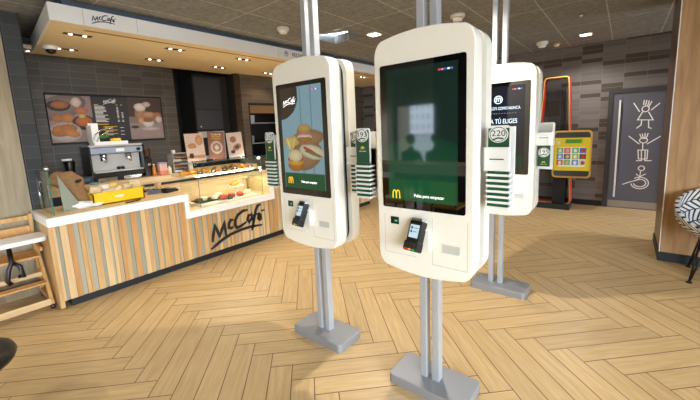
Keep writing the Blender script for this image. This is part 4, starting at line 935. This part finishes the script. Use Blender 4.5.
# ================================================================== STOOL and PATTERNED CHAIR
sl = thing('round_stool', 'black round stool seat cut off at the lower left', 'stool', (-2.65, -.05, 0))
bm = nb(); lathe(bm, [(.20, .41), (.235, .425), (.245, .45), (.235, .475), (.2, .482), (.05, .485)], 40); obj('seat', bm, M['black'], sl)
bm = nb(); lathe(bm, [(.18, 0), (.18, .012), (.03, .03), (.025, .1), (.025, .41)], 24); obj('pedestal', bm, M['matte'], sl)
# tub chair with black and white herringbone print
def pattern_mat():
    m = bpy.data.materials.new('chair_print'); m.use_nodes = True; nt = m.node_tree; b = nt.nodes['Principled BSDF']; N = nt.nodes.new; Lk = nt.links.new
    uvn = N('ShaderNodeTexCoord'); sp = N('ShaderNodeSeparateXYZ'); Lk(uvn.outputs['UV'], sp.inputs[0])
    def mt(op, a, b_=None):
        n = N('ShaderNodeMath'); n.operation = op
        for i, v in enumerate((a, b_)):
            if v is None: continue
            if isinstance(v, (int, float)): n.inputs[i].default_value = v
            else: Lk(v, n.inputs[i])
        return n.outputs[0]
    u = mt('MULTIPLY', sp.outputs[0], 1); v = sp.outputs[1]
    tri = mt('PINGPONG', v, .11)                       # zigzag columns
    s = mt('FRACT', mt('MULTIPLY', mt('ADD', u, tri), 15))
    ln = mt('LESS_THAN', s, .38)
    hz = mt('LESS_THAN', mt('FRACT', mt('MULTIPLY', v, 9.09)), .10)
    al = mt('MAXIMUM', ln, hz)
    mx = N('ShaderNodeMix'); mx.data_type = 'RGBA'; mx.inputs[6].default_value = (*hx('dcdad8'), 1); mx.inputs[7].default_value = (*hx('16161a'), 1); Lk(al, mx.inputs[0]); Lk(mx.outputs[2], b.inputs['Base Color']); b.inputs['Roughness'].default_value = .7
    return m
ch = thing('tub_chair', 'tub chair with black and white zigzag print and thin black legs by the wooden pillar', 'chair', (.80, 4.66, 0), R(-5))
bm = nb(); uvl = bm.loops.layers.uv.new('UVMap'); NA, NV = 40, 10; grid = []
for i in range(NA+1):
    a = -PI*0.0+2*PI*i/NA; row = []
    back = .5-.5*math.cos(a-PI*.5+PI)   # 1 at back
    hgt = .50+.36*max(0, .5+.5*math.sin(a))**.8
    for j in range(NV+1):
        t_ = j/NV; r = .10+.24*min(1, t_*1.5)**.7+.03*t_; z = .40+(hgt-.40)*max(0, t_-.18)/.82
        row.append(bm.verts.new((r*math.cos(a), r*math.sin(a)*.92, z)))
    grid.append(row)
for i in range(NA):
    for j in range(NV):
        f = bm.faces.new((grid[i][j], grid[i+1][j], grid[i+1][j+1], grid[i][j+1])); f.smooth = True
        for l, (ii, jj) in zip(f.loops, ((i, j), (i+1, j), (i+1, j+1), (i, j+1))): l[uvl].uv = (ii/NA*2.1, jj/NV*.55)
bm.faces.new([grid[i][0] for i in range(NA)])
bmesh.ops.remove_doubles(bm, verts=bm.verts, dist=.0005)
sh_ = obj('shell', bm, pattern_mat(), ch); md = sh_.modifiers.new('thickness', 'SOLIDIFY'); md.thickness = .03
bm = nb(); lathe(bm, [(.20, .43), (.25, .44), (.26, .47), (.22, .49), (.05, .495)], 28); obj('cushion', bm, M['cab'], ch)
for sx in (-1, 1):
    for sy in (-1, 1):
        bm = nb(); tube(bm, [(sx*.10, sy*.10, .41), (sx*.22, sy*.24, .01)], .009, 8); tube(bm, [(sx*.16, sy*.04, .41), (sx*.22, sy*.24, .01)], .009, 8)
        lathe(bm, [(.022, 0), (.022, .012), (.01, .016)], 12, m=Matrix.Translation((sx*.22, sy*.24, 0))); obj('leg', bm, M['black'], ch)

# ================================================================== BEHIND THE CAMERA (mirrored in the kiosk glass)
def table(x, y, l, w_, label):
    t = thing('dining_table', label, 'table', (x, y, 0)); B('table_top', M['maple'], t, (-l/2, -w_/2, .72, l/2, w_/2, .75)); B('table_edge', M['cwhite'], t, (-l/2, w_/2, .70, l/2, w_/2+.01, .75))
    for s in (-1, 1): B('leg', M['matte'], t, (s*l*.35-.03, -.03, 0, s*l*.35+.03, .03, .72)); 
tb2 = thing('bar_counter', 'high pale bar counter behind the viewer', 'counter', (-2.6, -2.0, 0)); B('bar_top', M['maple'], tb2, (-1.2, -.25, .93, 1.2, .2, .97)); B('bar_edge', M['cwhite'], tb2, (-1.2, .2, .81, 1.2, .22, .97)); B('bar_leg', M['matte'], tb2, (-1.1, -.03, 0, -1.04, .03, .93)); B('bar_leg', M['matte'], tb2, (1.04, -.03, 0, 1.1, .03, .93)); table(-2.9, -3.9, 1.4, .7, 'pale dining table beside the rear window')
def seat_chair(x, y, rz, label):
    t = thing('dining_chair', label, 'chair', (x, y, 0), rz); om = mat('chair_ochre', 'b08428', .6)
    B('seat', om, t, (-.2, -.2, .43, .2, .2, .46), bev=.01); B('backrest', om, t, (-.2, .18, .55, .2, .2, .82), bev=.006)
    for sx in (-1, 1):
        for sy in (-1, 1): B('leg', M['matte'], t, (sx*.18-.012, sy*.18-.012, 0, sx*.18+.012, sy*.18+.012, .43))
        B('back_post', M['matte'], t, (sx*.17-.01, .17, .43, sx*.17+.01, .19, .8))
seat_chair(-2.7, -1.35, 0, 'ochre dining chair in front of the bar counter, left'); seat_chair(-1.9, -1.35, 0, 'ochre dining chair in front of the bar counter, right')
seat_chair(-3.50, -3.25, 0, 'ochre dining chair holding the seated person in dark blue'); seat_chair(-2.94, -3.25, 0, 'ochre dining chair holding the seated person in brown')
def person(x, y, rz, label, cloth, hairc):
    root = thing('person', label, 'person', (x, y, 0), rz)
    me = bpy.data.meshes.new('body'); V = [(0, 0, .55), (0, .02, .78), (0, .02, 1.0), (0, .0, 1.10), (0, -.01, 1.18), (-.1, 0, .53), (-.11, -.42, .52), (-.11, -.44, .08), (-.11, -.54, .05), (.1, 0, .53), (.11, -.42, .52), (.11, -.44, .08), (.11, -.54, .05), (-.18, .01, 1.02), (-.22, -.08, .80), (-.14, -.32, .79), (.18, .01, 1.02), (.22, -.08, .80), (.14, -.32, .79)]
    Ed = [(0, 1), (1, 2), (2, 3), (3, 4), (0, 5), (5, 6), (6, 7), (7, 8), (0, 9), (9, 10), (10, 11), (11, 12), (2, 13), (13, 14), (14, 15), (2, 16), (16, 17), (17, 18)]
    rad = [.14, .13, .15, .07, .055, .09, .065, .045, .04, .09, .065, .045, .04, .06, .045, .03, .06, .045, .03]
    me.from_pydata(V, Ed, []); o = bpy.data.objects.new('body', me); C.objects.link(o); o.parent = root
    sk_ = o.modifiers.new('skin', 'SKIN'); o.modifiers.new('sub', 'SUBSURF').levels = 1; o.modifiers['sub'].render_levels = 2
    for i, r in enumerate(rad): me.skin_vertices[0].data[i].radius = (r, r*.75 if i < 3 else r)
    me.skin_vertices[0].data[0].use_root = True; me.materials.append(cloth)
    skin = mat('skin', 'c08c6c', .6); bm = nb(); blob(bm, (0, -.02, 1.30), (.078, .095, .115), 1, .01, 3); blob(bm, (0, -.115, 1.295), (.013, .02, .022), 1, 0, 1)
    for s in (-1, 1):
        blob(bm, (s*.08, -.01, 1.295), (.012, .022, .03), 1, 0, 1)
        for k in range(5): tube(bm, [(s*(.14-.03+k*.014), -.33, .785), (s*(.14-.03+k*.013), -.38, .78), (s*(.14-.03+k*.012), -.41, .765)], [.009, .008, .006], 6)
        blob(bm, (s*.14, -.325, .785), (.035, .04, .018), 1, .02, 2)
    obj('head', bm, skin, root)
    bm = nb(); blob(bm, (0, .012, 1.33), (.09, .10, .105), 2, .04, 3); obj('hair', bm, hairc, root)
person(-3.50, -3.25, 0, 'seated person in dark blue jacket by the rear window', mat('jacket_navy', '1c2430', .8), mat('hair_dark', '1a120c', .7))
person(-2.94, -3.25, 0, 'seated person with brown hair in a brown coat by the rear window', mat('coat_brown', '4a3a30', .8), mat('hair_brown', '2e1c10', .7))
# pillar behind the viewer and street outside
S('wall_post_behind', M['cab'], (-2.60, -2.6, 0, -2.0, -2.4, CEIL))
ex = thing('apartment_block', 'pale apartment block across the street behind the viewer', 'building', (-22, -58, 0))
B('facade', mat('facade_pale', 'f2f4f6', .8), ex, (-25, -1, 0, 25, 0, 26))
wnm = mat('pane_dark', 'a8b4be', .3)
bm = nb()
for a in range(42):
    for b_ in range(13): box(bm, -24.4+a*1.15, 0, .8+b_*1.9, -23.95+a*1.15, .03, 1.9+b_*1.9)
obj('window_pane', bm, wnm, ex)['kind'] = 'stuff'
S('ground_outside', mat('street_grey', '8a8c8e', .9), (-60, -70, -.2, 60, 40, -.02))
